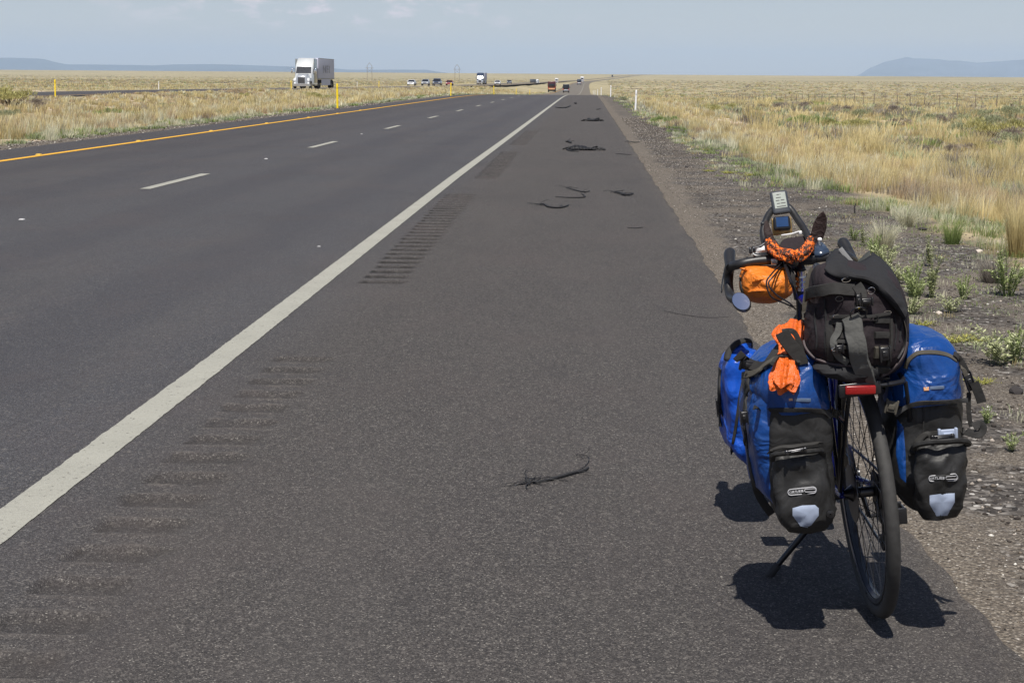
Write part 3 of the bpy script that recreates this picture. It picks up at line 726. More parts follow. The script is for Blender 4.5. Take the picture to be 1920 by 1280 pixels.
ORD = ['first', 'second', 'third', 'fourth', 'fifth', 'sixth', 'seventh', 'eighth', 'ninth', 'tenth', 'eleventh', 'twelfth', 'thirteenth', 'fourteenth']
for (lab, side), lst in used_labels.items():
    lst.sort(key=lambda t: t[0])
    for j, (px, py, ob) in enumerate(lst):
        ob['label'] = (lab+' '+side) if len(lst) == 1 else ('%s %s, %s from left' % (lab, side, ORD[j]))

def weed_mesh(name, seed, r, h, stems, pal, leaf=.022):
    rs = np.random.default_rng(seed); V = []; T = []; C_ = []
    lo, hi = (np.array(c) for c in pal)
    for s in range(stems):
        a = rs.uniform(0, 6.28); ln = rs.uniform(.15, 1)*r; top = np.array((math.cos(a)*ln, math.sin(a)*ln, h*rs.uniform(.5, 1.05)*(1-.3*ln/r))); base = np.array((math.cos(a)*ln*.2, math.sin(a)*ln*.2, -.01))
        tone = rs.uniform(.75, 1.2)
        def pt(t): return base+(top-base)*t+np.array((0, 0, .25*h*math.sin(t*3.14)*(ln/r)))
        for q in range(5):
            p0, p1 = pt(q/5), pt((q+1)/5); w_ = .0022; o = len(V)
            V.extend([p0+(w_, 0, 0), p0-(w_, 0, 0), p1-(w_, 0, 0), p1+(w_, 0, 0)]); T.extend([(o, o+1, o+2), (o, o+2, o+3)]); C_.extend([lo*.9]*4)
        n = int(14+h*130)
        for q in range(n):
            t = rs.uniform(.12, 1.0); p = pt(t); aa = rs.uniform(0, 6.28); u_ = np.array((math.cos(aa), math.sin(aa), rs.uniform(.1, .9))); u_ /= np.linalg.norm(u_)
            sd = np.cross(u_, (rs.normal(0, .4), rs.normal(0, .4), 1)); sd /= np.linalg.norm(sd); L = leaf*rs.uniform(.5, 1.2)*(1.1-.5*t); W = L*.17; c = (lo+(hi-lo)*rs.uniform(0, 1)**1.2)*tone
            o = len(V); V.extend([p, p+u_*L*.5-sd*W, p+u_*L, p+u_*L*.5+sd*W]); T.extend([(o, o+1, o+2), (o, o+2, o+3)]); C_.extend([c]*4)
    return tri_object(name, [(np.array(V), np.array(T), np.array(C_))], M['grass'], None)
GP = ((.20, .25, .09), (.50, .56, .28)); GP2 = ((.26, .29, .13), (.62, .64, .40)); YP = ((.26, .27, .07), (.55, .52, .16))
wp = [weed_mesh('roadside_weed', 41, .13, .22, 22, GP, .026), weed_mesh('roadside_weed', 42, .16, .14, 22, GP2, .024), weed_mesh('roadside_weed', 43, .07, .34, 10, GP2, .03), weed_mesh('roadside_weed', 44, .16, .035, 26, YP, .022)]
weeds = [  # px, py, proto, scale, label
    (1712, 556, 0, 1.1, 'green leafy weed rising just right of the open backpack flap'), (1745, 560, 2, 1.15, 'tall thin weed standing on the gravel right of the backpack'),
    (1786, 586, 1, 1.0, 'pale green weed below the tall thin weed on the gravel'), (1806, 562, 0, .8, 'green weed beside the pale green weed on the gravel'),
    (1888, 556, 0, 1.5, 'broad bushy green weed by the right edge of the photo'), (1880, 682, 1, 1.7, 'wide feathery yellow green weed right of the blue pannier lid'),
    (1905, 678, 0, .9, 'small weed touching the wide feathery weed near the right edge'), (1660, 500, 1, 1.4, 'pale weed close behind the peak of the backpack flap'),
    (1690, 530, 1, 1.3, 'pale green weed between the flap peak and tall thin weed'), (1705, 590, 1, 1.0, 'small pale weed next to the right side of the backpack'),
    (1720, 640, 3, 1.0, 'low yellowish weed above the blue lid of the right pannier'), (1775, 642, 3, 1.1, 'low flat weed right above the dangling pannier strap'),
    (1728, 610, 3, .8, 'tiny yellow green sprig right of the backpack bottom'), (1822, 640, 3, 1.0, 'low creeping weed between the pannier and the feathery weed'),
    (1895, 848, 0, .42, 'tiny single green weed alone on the lower right gravel'), (1850, 795, 0, .38, 'tiny weed beside the loop of the dangling strap'),
    (1330, 322, 3, 1.0, 'low sprawling weed at the left end of the row on the gravel'), (1365, 326, 3, 1.3, 'low sprawling weed in the middle of the row on the gravel'),
    (1400, 330, 3, 1.3, 'low yellow green weed next to the right end of the row'), (1428, 334, 1, .9, 'upright tuft weed ending the low row on the gravel'),
    (1618, 462, 2, .8, 'upright weed showing behind the right brake hood'), (1640, 486, 0, 1.0, 'bushy weed behind the gap in the flap'),
    (1600, 452, 0, .7, 'small weed just above the right brake hood'), (1742, 500, 2, 1.0, 'thin upright weed with a bare top behind the tall one'),
    (1840, 720, 3, .7, 'sparse sprig above the loop strap on the gravel'), (1715, 565, 0, .9, 'leafy weed next to the bag edge below the pale weed')]
fw_ = set()
for i, (px, py, k, s, lab) in enumerate(weeds):
    p = solve_ground(px, py); ob = wp[k] if k not in fw_ else wp[k].copy()
    if k in fw_: COL.objects.link(ob)
    fw_.add(k); ob.location = p; ob.rotation_euler = (0, 0, i*2.1); ob.scale = (s, s, s)
    tag(ob, lab, 'weed', 'weeds growing on the gravel verge')
# two airy tan tufts on the gravel
def tuft(name, px, py, h, r, n, pal, label):
    p = solve_ground(px, py); X = np.full(1, p.x); th = RNG.uniform(0, 6.28, n); rr = r*.35*np.sqrt(RNG.uniform(0, 1, n)); hh = h*RNG.uniform(.4, 1.1, n)
    lo, hi = (np.array(PAL[pal][i])[None]*RNG.uniform(.8, 1.15, (n, 1)) for i in (0, 1))
    V, T, C_ = blades(rr*np.cos(th), rr*np.sin(th), np.zeros(n), hh, np.full(n, .003), np.cos(th)*r*RNG.uniform(.2, 1.1, n), np.sin(th)*r*RNG.uniform(.2, 1.1, n), lo, hi)
    ob = tri_object(name, [(V, T, C_)], M['grass'], None); ob.location = p; return tag(ob, label, 'grass tuft', 'dry grass tufts on the verge')
tuft('grass_tuft', 1655, 470, .27, .17, 620, 'pale', 'airy tan grass tuft behind the black backpack flap')
tuft('grass_tuft', 1862, 530, .20, .17, 520, 'grey', 'round grey tan dry tuft above the bushy weed')
tuft('grass_tuft', 1905, 482, .50, .16, 520, 'gold', 'tall golden grass clump at the right edge')
tuft('grass_tuft', 1785, 458, .24, .15, 420, 'green', 'short yellow green grass clump at the gravel edge')
tuft('grass_tuft', 1700, 425, .22, .16, 420, 'pale', 'short pale clump hanging over the dark gravel edge')

# ------------------------------------------------------------------ roadside posts
def make_post(mat, h, wd=.08, refl=True, name='delineator_post', kind='flex'):
    m = MB(); n = 9
    e = empty(name, 'x', 'post')
    prof_ = [(-wd/2, .0), (-wd/3, -.018), (0, -.026), (wd/3, -.018), (wd/2, 0), (wd/3, -.008), (0, -.016), (-wd/3, -.008)]
    m.loft([[Vector((x, y, z)) for x, y in prof_] for z in (-.15, h-.04)], True)
    m.loft([[Vector((x*(1 if z == h-.04 else .55), y, z)) for x, y in prof_] for z in (h-.04, h)], True)
    m.build('post_body', mat, e)
    if refl:
        k = MB(); k.box((0, -.030, h-.14), (wd*.75, .006, .16), bev=.003); k.build('reflector', M['white_plastic'] if mat is M['white_paint'] else M['yellow_paint'], e)
    return e
yp = make_post(M['yellow_paint'], 1.16, .092); wpst = make_post(M['white_paint'], .98, .085)
ylist = [((-11.75, 73.5), 1.16, 'tall yellow post on the median edge nearest the camera'), ((-11.6, 133.5), 1.12, 'yellow post on the median edge between two oncoming cars'),
         ((-11.5, 194), 1.1, 'yellow post right of the white oncoming car'), ((-11.5, 255), 1.1, 'smaller yellow post left of the red vehicle'),
         ((-11.5, 316), 1.1, 'farthest tiny yellow post beside the median edge'), ((-34.0, 99), 1.2, 'yellow post at the far left by the opposite road'),
         ((-34.3, 181), 1.1, 'yellow post beside the front of the white semi truck'), ((-34.3, 258), 1.1, 'yellow post right of the white semi truck, before the cars')]
wlist = [((2.25, 72.8), 'tall white post nearest the camera at the right road edge'), ((2.0, 133), 'second white post along the right road edge'), ((1.75, 194), 'third white post along the right road edge'),
         ((1.7, 255), 'fourth white post along the right road edge'), ((1.6, 316), 'fifth white post along the right road edge'), ((1.5, 377), 'sixth and farthest white post along the right road edge'),
         ((-48.5, 176), 'white post on the far side of the opposite road at the left'), ((-48.5, 330), 'white post behind the opposite road, left of the lattice mast')]
for i, ((x, y), h, lab) in enumerate(ylist):
    o = yp if i == 0 else copy_tree(yp); o.location = (x, y, float(ground_z(x, y))); o.scale = (1, 1, h/1.16); o.rotation_euler = (0, R([0, 1, -1, .5][i % 4]), 0); tag(o, lab, 'post', 'yellow marker posts of the median')
for i, ((x, y), lab) in enumerate(wlist):
    o = wpst if i == 0 else copy_tree(wpst); o.location = (x, y, float(ground_z(x, y))); o.rotation_euler = (0, R([1.6, .4, -.6][i % 3]), 0); tag(o, lab, 'post', 'white marker posts')

# raised studs on the lines
st = MB(); st.loft([[Vector((x*k, y*k, z)) for x, y in ((-.05, -.05), (.05, -.05), (.05, .05), (-.05, .05))] for k, z in ((1, 0), (.62, .018))])
s_y = st.build('road_stud', simple('stud_plastic', (.62, .38, .05), .6), smooth=False); s_w = st.build('road_stud', simple('worn_stud', (.42, .42, .42), .7), smooth=False)
yst = [(58, 291), (249, 265), (377, 246), (480, 231.5), (550, 220.5), (608, 213), (652, 207)]; wst = [(41, 412.5), (499, 298.5), (598, 463), (678, 252)]
for i, (px, py) in enumerate(yst):
    o = s_y if i == 0 else s_y.copy()
    if i: COL.objects.link(o)
    p = ground(px, py); o.location = (-9.99, p.y, .009); o.scale = (1.0, 1.3, .9); tag(o, '%s yellow road stud beside the yellow line, counted from the left' % ORD[i], 'road stud', 'yellow studs along the yellow line')
for i, (px, py) in enumerate(wst):
    o = s_w if i == 0 else s_w.copy()
    if i: COL.objects.link(o)
    p = ground(px, py); o.location = (p.x, p.y, .004); s = (.55, .6, .28, .6)[i]; o.scale = (s, s, s)
    tag(o, ['white road stud at the left edge of the photo', 'white road stud between the two nearest lane dashes', 'tiny white chip in the middle of the near lane', 'small white stud past the second lane dash'][i], 'road stud', 'white studs on the lanes')

# ------------------------------------------------------------------ wire fence on the right
fe = empty('wire_fence', 'rusty barbed wire fence of thin posts across the right grassland', 'fence', (30, 60, 0))
M['rust'] = simple('rusty_steel', (.20, .165, .13), .8, 0, .3); M['wood_post'] = simple('weathered_wood', (.20, .17, .15), .9, 0, .3)
fpts = [(32+.02*i, 78+6.7*i) for i in range(44)]
for i, (x, y) in enumerate(fpts):
    z = float(ground_z(x, y)); thick = (i % 6 == 3); m = MB(); r = .045 if thick else .028+.00008*y
    m.tube([(x, y, z-.2), (x+.01*math.sin(i*3), y, z+.6), (x+.03*math.sin(i*3), y, z+(1.35 if not thick else 1.45))], [r, r*.95, r*.9], 6)
    m.build('fence_post', M['wood_post'] if thick else M['rust'], fe, o=(30, 60, 0))
m = MB()
for h in (.35, .65, .95, 1.22):
    for i in range(len(fpts)-1):
        (x0, y0), (x1, y1) = fpts[i], fpts[i+1]; z0, z1 = float(ground_z(x0, y0)), float(ground_z(x1, y1))
        m.tube([(x0, y0, z0+h), ((x0+x1)/2, (y0+y1)/2, (z0+z1)/2+h-.02), (x1, y1, z1+h)], .0035+.00002*y0, 3, False)
m.build('wire', M['rust'], fe, o=(30, 60, 0))

# ------------------------------------------------------------------ power line masts far off
def mast(px, py_top, Y, h, label):
    d = ray(px, 150); x = d.x/d.y*Y; z = float(ground_z(x, Y)); e = empty('power_mast', label, 'power mast', (x, Y, z), group='power line masts on the plain')
    m = MB(); wv_ = 4.6; r = .19
    for s in (-1, 1):
        m.tube([(s*wv_/2, 0, -1), (s*wv_/2, 0, h*.82)], r, 6); m.tube([(s*wv_/2, 0, h*.82), (0, 0, h)], r*.8, 5)
    m.build('pole', M['wood_post'], e)
    m = MB(); m.tube([(-wv_*.85, 0, h*.70), (wv_*.85, 0, h*.70)], r*.7, 5); m.tube([(-wv_/2, 0, h*.45), (wv_/2, 0, h*.68)], r*.5, 5); m.tube([(wv_/2, 0, h*.45), (-wv_/2, 0, h*.68)], r*.5, 5)
    m.build('crossarm', M['wood_post'], e)
mast(693, 132, 1500, 16.5, 'faint power mast with two poles right of the white semi truck')
mast(857, 133, 1650, 16.5, 'faint peaked power mast left of the near yellow post')

# ------------------------------------------------------------------ vehicles
M['tyre'] = simple('vehicle_tyre', (.02, .02, .02), .8); M['glass'] = simple('vehicle_glass', (.012, .016, .022), .08, 0, .1, spec=.8)
M['chrome'] = simple('chrome', (.7, .7, .72), .15, 1.0, .05); M['grille'] = simple('grille', (.12, .12, .125), .35, .6)
M['lamp'] = simple('lamp_glass', (.8, .82, .85), .12, 0, .05); M['tail'] = simple('tail_lamp', (.5, .01, .01), .2)
def car_paint(n, c): return simple(n, c, .32, .25, .04, coat=.8)
M['p_white'] = car_paint('white_car_paint', (.72, .73, .75)); M['p_silver'] = car_paint('silver_car_paint', (.42, .44, .47)); M['p_black'] = car_paint('black_car_paint', (.012, .012, .014))
M['p_red'] = car_paint('red_car_paint', (.28, .02, .02)); M['p_maroon'] = car_paint('maroon_truck_paint', (.075, .012, .012)); M['p_navy'] = car_paint('navy_truck_paint', (.035, .05, .09)); M['trailer'] = simple('trailer_panel', (.50, .51, .62), .5, 0, .04, 3)
M['p_pearl'] = car_paint('pearl_truck_paint', (.66, .68, .68)); M['fair'] = car_paint('grey_green_fairing_paint', (.12, .145, .15))
def wheel(e, x, y, r, w_=.22, hub=True, name='wheel'):
    m = MB(); m.lathe([(r*.6, -w_/2), (r*.93, -w_/2), (r, -w_*.36), (r, w_*.36), (r*.93, w_/2), (r*.6, w_/2)], (x, y, r), 'x', 20)
    wob = m.build(name, M['tyre'], e); h = MB(); h.disc((x, y, r), r*.62, -w_*.42, w_*.42, 'x', 16); h.build('rim', M['chrome'], wob)
def body_sections(m, secs):
    """secs: list of (y, halfwidth_low, halfwidth_top, z0, z1)"""
    rings = []
    for (y, a, c, z0, z1) in secs:
        zm = z0+(z1-z0)*.55
        rings.append([Vector((-a*.92, y, z0)), Vector((a*.92, y, z0)), Vector((a, y, z0+(z1-z0)*.2)), Vector((a, y, zm)), Vector((c, y, z1-.02)), Vector((c*.9, y, z1)), Vector((-c*.9, y, z1)), Vector((-c, y, z1-.02)), Vector((-a, y, zm)), Vector((-a, y, z0+(z1-z0)*.2))])
    m.loft(rings)
def make_car(name, label, cat, loc, rz, paint_, L=4.7, W=1.86, Hh=1.5, kind='sedan', group='vehicles on the highway'):
    """front towards -Y"""
    e = empty(name, label, cat, loc, rz, group); a = W/2; y0 = -L/2; hood = Hh*.62; zb = .28
    m = MB(); body_sections(m, [(y0, a*.82, a*.78, zb+.12, hood*.80), (y0+.15, a*.95, a*.9, zb, hood*.9), (y0+1.1, a, a*.93, zb, hood), (y0+1.4, a, a*.95, zb, hood+.04), (L/2-1.0, a, a*.95, zb, hood+.06), (L/2-.15, a*.96, a*.9, zb, hood+.02), (L/2, a*.86, a*.8, zb+.12, hood*.9)])
    bd = m.build('body', paint_, e, smooth=35)
    r0 = y0+1.15; r1 = L/2-.35 if kind in ('suv', 'SUV') else L/2-1.0
    if kind == 'pickup': r1 = y0+3.3
    g = MB(); ring = lambda y, w1, z: [Vector((-w1, y, z)), Vector((w1, y, z))]
    zs = hood+.03; zt = Hh
    B = [(-a*.93, r0, zs), (a*.93, r0, zs), (a*.93, r1, zs), (-a*.93, r1, zs)]; Tt = [(-a*.74, r0+.75, zt-.06), (a*.74, r0+.75, zt-.06), (a*.74, r1-(.35 if kind != 'sedan' else .6), zt-.06), (-a*.74, r1-(.35 if kind != 'sedan' else .6), zt-.06)]
    g.loft([[Vector(p) for p in B], [Vector(p) for p in Tt]]); g.build('window', M['glass'], e, smooth=20)
    rf = MB(); rf.loft([[Vector((p[0]*1.02, p[1], zt-.06)) for p in Tt], [Vector((p[0]*.92, p[1]*.97, zt)) for p in Tt]])
    for (i, j) in ((0, 0), (1, 1), (2, 2), (3, 3)): rf.tube([B[i], Tt[j]], .045, 5)
    rf.build('roof', paint_, e, smooth=35)
    for s in (-1, 1):
        h = MB(); h.box((s*a*.68, y0+.05, hood*.76), (.38, .12, .17), bev=.03); h.build('headlight', M['lamp'], e)
        t = MB(); t.box((s*a*.74, L/2-.05, hood*.85), (.26, .12, .2), bev=.03); t.build('tail_light', M['tail'], e)
        mi = MB(); mi.box((s*(a+.12), r0+.45, zs+.12), (.2, .1, .14), bev=.03); mi.build('side_mirror', paint_, e)
    gr_ = MB(); gr_.box((0, y0+.02, hood*.62), (a*.95, .08, .26), bev=.02); gr_.build('grille', M['grille'], e)
    bp = MB(); bp.box((0, y0+.02, zb+.13), (a*1.75, .14, .24), bev=.05); bp.build('bumper', M['grille'] if kind != 'sedan' else paint_, e)
    for s in (-1, 1):
        for y in (y0+.9, L/2-.95): wheel(e, s*(a-.11), y, .34 if kind == 'sedan' else .39)
    return e
def gz(x, y): return float(base_z(x, y))+.005
def opp(px, Y): return ray(px, 155).x/ray(px, 155).y*Y
cars = [
    ('oncoming_car', 'silver white sedan, leftmost of the four oncoming cars', 'car', 772, 392, M['p_white'], dict(L=4.8, W=1.9, Hh=1.5)),
    ('oncoming_car', 'white fronted dark roofed crossover, second of the four oncoming cars', 'car', 798, 400, M['p_silver'], dict(L=4.6, W=1.9, Hh=1.65, kind='suv')),
    ('pickup_truck', 'dark pickup truck, third of the four oncoming vehicles', 'pickup truck', 820, 392, M['p_navy'], dict(L=5.6, W=2.05, Hh=1.85, kind='pickup')),
    ('oncoming_car', 'red sedan, rightmost of the four oncoming cars', 'car', 843, 430, M['p_red'], dict(L=4.6, W=1.85, Hh=1.42)),
    ('oncoming_car', 'white car facing the camera behind the yellow posts', 'car', 933, 520, M['p_white'], dict(L=4.7, W=1.95, Hh=1.6, kind='suv')),
    ('oncoming_car', 'low dark car half hidden by the median grass', 'car', 955, 640, M['p_navy'], dict(L=4.7, W=1.85, Hh=1.4))]
for nm, lab, cat, px, Y, pt_, kw in cars:
    x = opp(px, Y); z = max(gz(x, Y), float(ground_z(x, Y)))
    make_car(nm, lab, cat, (x, Y, z+.1), 0, pt_, **kw)

def make_semi(loc, rz, label, cabp, trp, day=False, name='semi_truck', text=None, scale=1.0):
    e = empty(name, label, 'semi truck', loc, rz, 'trucks on the highway'); e.scale = (scale,)*3
    # cab: front at -Y; hood, sleeper with roof fairing
    m = MB(); S = lambda y, a, c, z0, z1, rr=.15: [Vector((-a, y, z0)), Vector((a, y, z0)), Vector((a, y, z0+(z1-z0)*.5)), Vector((c, y, z1-rr)), Vector((c-rr*.8, y, z1)), Vector((-c+rr*.8, y, z1)), Vector((-c, y, z1-rr)), Vector((-a, y, z0+(z1-z0)*.5))]
    m.loft([S(0, .62, .52, .55, 1.55), S(.12, .80, .66, .5, 1.72), S(.9, .92, .74, .5, 1.88), S(1.75, 1.05, .86, .5, 2.0)]); m.build('hood', M['p_silver'], e, smooth=50)
    m = MB(); m.loft([S(1.5, 1.13, 1.05, .55, 1.95), S(1.75, 1.22, 1.12, .55, 2.05), S(2.35, 1.25, 1.18, .55, 2.95), S(2.6, 1.26, 1.2, .55, 3.25), S(3.6, 1.27, 1.24, .55, 4.02, .3), S(4.6, 1.27, 1.25, .55, 4.1, .3), S(5.2, 1.27, 1.25, .55, 4.1, .3)])
    cab = m.build('cab', cabp, e, smooth=50)
    m = MB(); m.loft([[Vector((-1.03, 1.66, 2.02)), Vector((1.03, 1.66, 2.02)), Vector((1.03, 1.75, 2.06)), Vector((-1.03, 1.75, 2.06))], [Vector((-.98, 2.20, 2.88)), Vector((.98, 2.20, 2.88)), Vector((.98, 2.3, 2.9)), Vector((-.98, 2.3, 2.9))]]); m.build('windshield', M['glass'], e, smooth=20)
    for s in (-1, 1):
        m = MB(); m.box((s*1.255, 2.75, 2.25), (.03, .85, .75), bev=.01); m.build('side_window', M['glass'], e)
        m = MB(); m.loft([[Vector((s*(.70+.34*t), y, .62+.0*t)) for t, y in ((0, .1), (1, .1), (1.3, 1.5), (0, 1.5))], [Vector((s*(.62+.42*t), y+.25, 1.42)) for t, y in ((0, .1), (1, .1), (1.2, 1.35), (0, 1.35))]]); m.build('fender', cabp, e, smooth=50)
        m = MB(); m.box((s*.93, .22, 1.12), (.34, .2, .3), Matrix.Rotation(s*-.35, 3, 'Z'), .06); m.build('headlight', M['lamp'], e)
        m = MB(); m.box((s*1.58, 1.75, 2.35), (.22, .14, .62), bev=.05); m.tube([(s*1.2, 1.9, 2.6), (s*1.55, 1.78, 2.6)], .025, 6); m.tube([(s*1.2, 1.9, 2.1), (s*1.55, 1.78, 2.1)], .025, 6); m.build('side_mirror', M['chrome'], e)
        m = MB(); m.box((s*1.13, 4.15, .62), (.26, 2.3, .55), bev=.08); m.build('side_skirt', M['fair'], e)
        wheel(e, s*1.05, 1.0, .52, .3)
        for y in (6.0, 7.3): wheel(e, s*1.0, y, .52, .52)
        for y in (17.2, 18.5): wheel(e, s*1.0, y, .52, .52)
    m = MB(); m.box((0, 0, 1.12), (.95, .09, .82), bev=.05)
    for k in range(7): m.box((-.39+.13*k, -.05, 1.12), (.03, .03, .76))
    m.build('grille', M['grille'], e)
    m = MB(); m.loft([[Vector((-1.18, .25, z)), Vector((-.95, -.12, z)), Vector((.95, -.12, z)), Vector((1.18, .25, z)), Vector((1.0, .4, z)), Vector((-1.0, .4, z))] for z in (.32, .66)]); m.build('bumper', M['chrome'], e, smooth=50)
    m = MB()
    for s in (-1, 1): m.box((s*1.262, 3.95, 2.35), (.03, 2.5, 3.2), bev=.01)
    m.build('sleeper_panel', M['fair'], e)
    # trailer
    m = MB(); m.box((0, 12.6, 2.68), (2.6, 13.6, 2.85), bev=.05); tb = m.build('trailer', trp, e)
    m = MB()
    for k in range(14):
        for s in (-1, 1): m.box((s*1.303, 6.3+k*.97, 2.68), (.02, .05, 2.7))
    m.build('panel_rib', trp, tb)
    m = MB()
    for s in (-1, 1): m.box((s*1.305, 12.6, 1.33), (.03, 13.5, .12)); m.box((s*1.305, 12.6, 4.06), (.03, 13.5, .08))
    m.build('rail', M['grille'], tb)
    m = MB(); m.box((0, 13.0, .95), (2.2, 12, .5)); m.build('chassis', M['tyre'], e)
    for s in (-1, 1): m = MB(); m.box((s*1.24, 12.3, .85), (.04, 7.6, .85)); m.build('trailer_skirt', trp, e)
    if text:
        for s in (1,):
            cu = bpy.data.curves.new('lettering', 'FONT'); cu.body = text; cu.size = 1.9; cu.extrude = .01; cu.space_character = 1.15; cu.align_x = 'CENTER'
            tmp = bpy.data.objects.new('t', cu); COL.objects.link(tmp); dg = bpy.context.evaluated_depsgraph_get(); me_ = bpy.data.meshes.new_from_object(tmp.evaluated_get(dg)); bpy.data.objects.remove(tmp)
            me_.name = 'lettering'; ob = bpy.data.objects.new('lettering', me_); COL.objects.link(ob); me_.materials.clear(); me_.materials.append(M['letter']); ob.parent = tb
            ob.matrix_local = Matrix.Translation((s*1.33, 12.4, 2.1)) @ Matrix(((0, 0, 1, 0), (1, 0, 0, 0), (0, 1, 0, 0), (0, 0, 0, 1)))
            ob.scale = (1.9, .8, 1)
    return e
M['letter'] = simple('grey_lettering', (.30, .31, .36), .6)
x = -38.05; make_semi((x, 208, max(gz(x, 208), float(ground_z(x, 208)))+.05), 0, 'big white semi truck with pale trailer and tall roof fairing', M['p_pearl'], M['trailer'], text='NFI')
x = opp(913, 600); make_semi((x, 560, max(gz(x, 560), float(ground_z(x, 560)))), R(0), 'dark blue semi truck facing the camera behind the yellow posts', M['p_navy'], M['trailer'])
x = opp(1012, 900); make_semi((x, 880, float(ground_z(x, 880))+.6), R(24), 'small distant blue and white semi truck left of the red truck', M['p_white'], M['p_navy'], scale=.58)

def make_boxtruck(name, label, cat, loc, bodyp, boxp, W, L, Hh, rear, lo_frac=.42, group='vehicles on the highway'):
    """seen from behind: rear at -Y"""
    e = empty(name, label, cat, loc, 0, group); a = W/2
    m = MB(); m.box((0, L/2, Hh*(1+lo_frac)/2), (W, L, Hh*(1-lo_frac)), bev=.12); m.build('box', boxp, e)
    m = MB(); m.box((0, L*.5, Hh*lo_frac*.5+.22), (W*.97, L*.98, Hh*lo_frac-.3), bev=.06); m.build('body', bodyp, e)
    m = MB(); m.box((0, -.02, Hh*(.5+lo_frac*.4)), (W*.72, .05, Hh*.24), bev=.02); m.build('rear_window', M['glass'], e)
    m = MB(); m.box((0, -.03, Hh*.33), (W*.8, .06, Hh*.14), bev=.02); m.build('rear_strip', rear, e)  # on the dark red truck this strip is its mirage reflection, painted orange
    for s in (-1, 1):
        m = MB(); m.box((s*a*.86, -.03, Hh*.42), (.18, .07, .42), bev=.02); m.build('tail_light', M['tail'], e)
        m = MB(); m.box((s*(a+.16), L*.75, Hh*.66), (.2, .12, .32), bev=.03); m.build('side_mirror', M['tyre'], e)
        for y in (.9, L-1.2): wheel(e, s*(a-.18), y, .42, .3)
    return e
M['mirage_logo_orange'] = simple('orange_mirage_and_logo', (.62, .33, .17), .5)  # orange painted for a truck's mirage reflection, also the pannier logo marks
Y = 500; x = opp(1034.5, Y); make_boxtruck('box_truck', 'dark red truck seen from behind in the left lane, heightened by its mirage reflection', 'truck', (x, Y, gz(x, Y)-.1), M['tyre'], M['p_maroon'], 2.5, 7.0, 3.4, M['mirage_logo_orange'])  # body built taller to take in the mirage reflection below it
Y = 480; x = opp(1061.5, Y); make_boxtruck('SUV', 'black van seen from behind in the right lane, heightened by its mirage reflection', 'SUV', (x, Y, gz(x, Y)-.1), M['p_black'], M['p_black'], 1.95, 5.2, 2.6, M['p_silver'])  # an SUV, built taller so its mirage reflection is part of the body
Y = 900; x = opp(1086, Y); make_boxtruck('box_truck', 'tiny dark truck in the heat haze right of the black van', 'truck', (x, Y, gz(x, Y)), M['p_navy'], M['p_navy'], 2.4, 7, 3.2, M['p_white'])
Y = 1150; x = opp(1091.5, Y); make_boxtruck('box_truck', 'tiny white truck farthest along the near road', 'truck', (x, Y, gz(x, Y)+.5), M['p_white'], M['p_white'], 2.5, 9, 3.9, M['p_silver'])
Y = 1250; x = opp(1043.5, Y); make_boxtruck('box_truck', 'tiny white truck showing above the dark red truck', 'truck', (x, Y, float(ground_z(x, Y))), M['p_white'], M['p_white'], 2.6, 9, 4.0, M['p_silver'])
Y = 3400; x = float(ox(Y))+2; make_boxtruck('box_truck', 'speck of a dark truck on the distant curve of the road', 'truck', (x, Y, gz(x, Y)+.8), M['p_black'], M['p_black'], 3.2, 12, 4.4, M['p_black'])

# ------------------------------------------------------------------ tyre scraps and wires on the shoulder
M['scrap'] = simple('shredded_tyre_rubber', (.013, .013, .014), .7, 0, .3, 80, .6, 150); M['wire'] = simple('wire', (.02, .019, .019), .5, .5)
def strand(pix, name, label, r=.004, frays=0, h=.012, flat=1.0, seed=0, fr_len=.12, thick_mid=1.0):
    rs = random.Random(seed); P_ = [ground(*p) for p in pix]; o = sum(P_, Vector())/len(P_); o.z = 0
    m = MB(); path = smooth_path([p+Vector((0, 0, r*.8+.6*h*abs(math.sin(i*2.3+seed)))) for i, p in enumerate(P_)], 5)
    N = len(path); m.tube([p-o for p in path], [r*(.55+.45*math.sin(math.pi*min(1, max(0, i/(N-1))))*thick_mid) for i in range(N)], 6, flat=flat)
    for k in range(frays):
        c = path[0] if (k % 3) else path[rs.randrange(N)]; a = rs.uniform(0, 6.28); L = fr_len*rs.uniform(.3, .9)
        q = [c-o]; d = Vector((math.cos(a), math.sin(a), rs.uniform(.1, .6)))
        for j in range(4): d = (d+Vector((rs.uniform(-.5, .5), rs.uniform(-.5, .5), rs.uniform(-.5, .2)))).normalized(); q.append(Vector((q[-1].x+d.x*L/4, q[-1].y+d.y*L/4, max(.002, q[-1].z+d.z*L/5))))
        m.tube(q, r*.22+.0006, 4)
    ob = m.build(name, M['scrap'] if r > .0025 else M['wire']); ob.location = o+Vector((0, 0, .001)); ob.scale = (1, 1, .6); return tag(ob, label, 'tyre scrap' if r > .0025 else 'wire', 'tyre scraps on the shoulder')
G1 = 'tyre_scrap'
o1 = strand([(993, 907), (1020, 903), (1050, 896), (1075, 889), (1095, 884), (1103, 878)], G1, 'frayed dark wire bundle on the asphalt left of the bicycle', .0085, 18, .008, seed=1, fr_len=.13)
strand([(1000, 899), (1040, 896), (1066, 888), (1090, 880), (1104, 866), (1100, 856), (1080, 852)], 'loose_wire', 'thin curled wire looping over the frayed bundle', .0016, 9, .012, seed=2, fr_len=.1)
strand([(1013, 385), (1020, 384), (1028, 389), (1045, 391), (1058, 389), (1066, 386)], G1, 'curved strip with a frayed left end, nearest of the strips', .017, 10, .01, seed=3, fr_len=.22)
strand([(1041, 370), (1070, 371.5), (1094, 371), (1096, 368), (1090, 364)], G1, 'straight strip with a hooked right end', .012, 2, .01, seed=4, fr_len=.2)
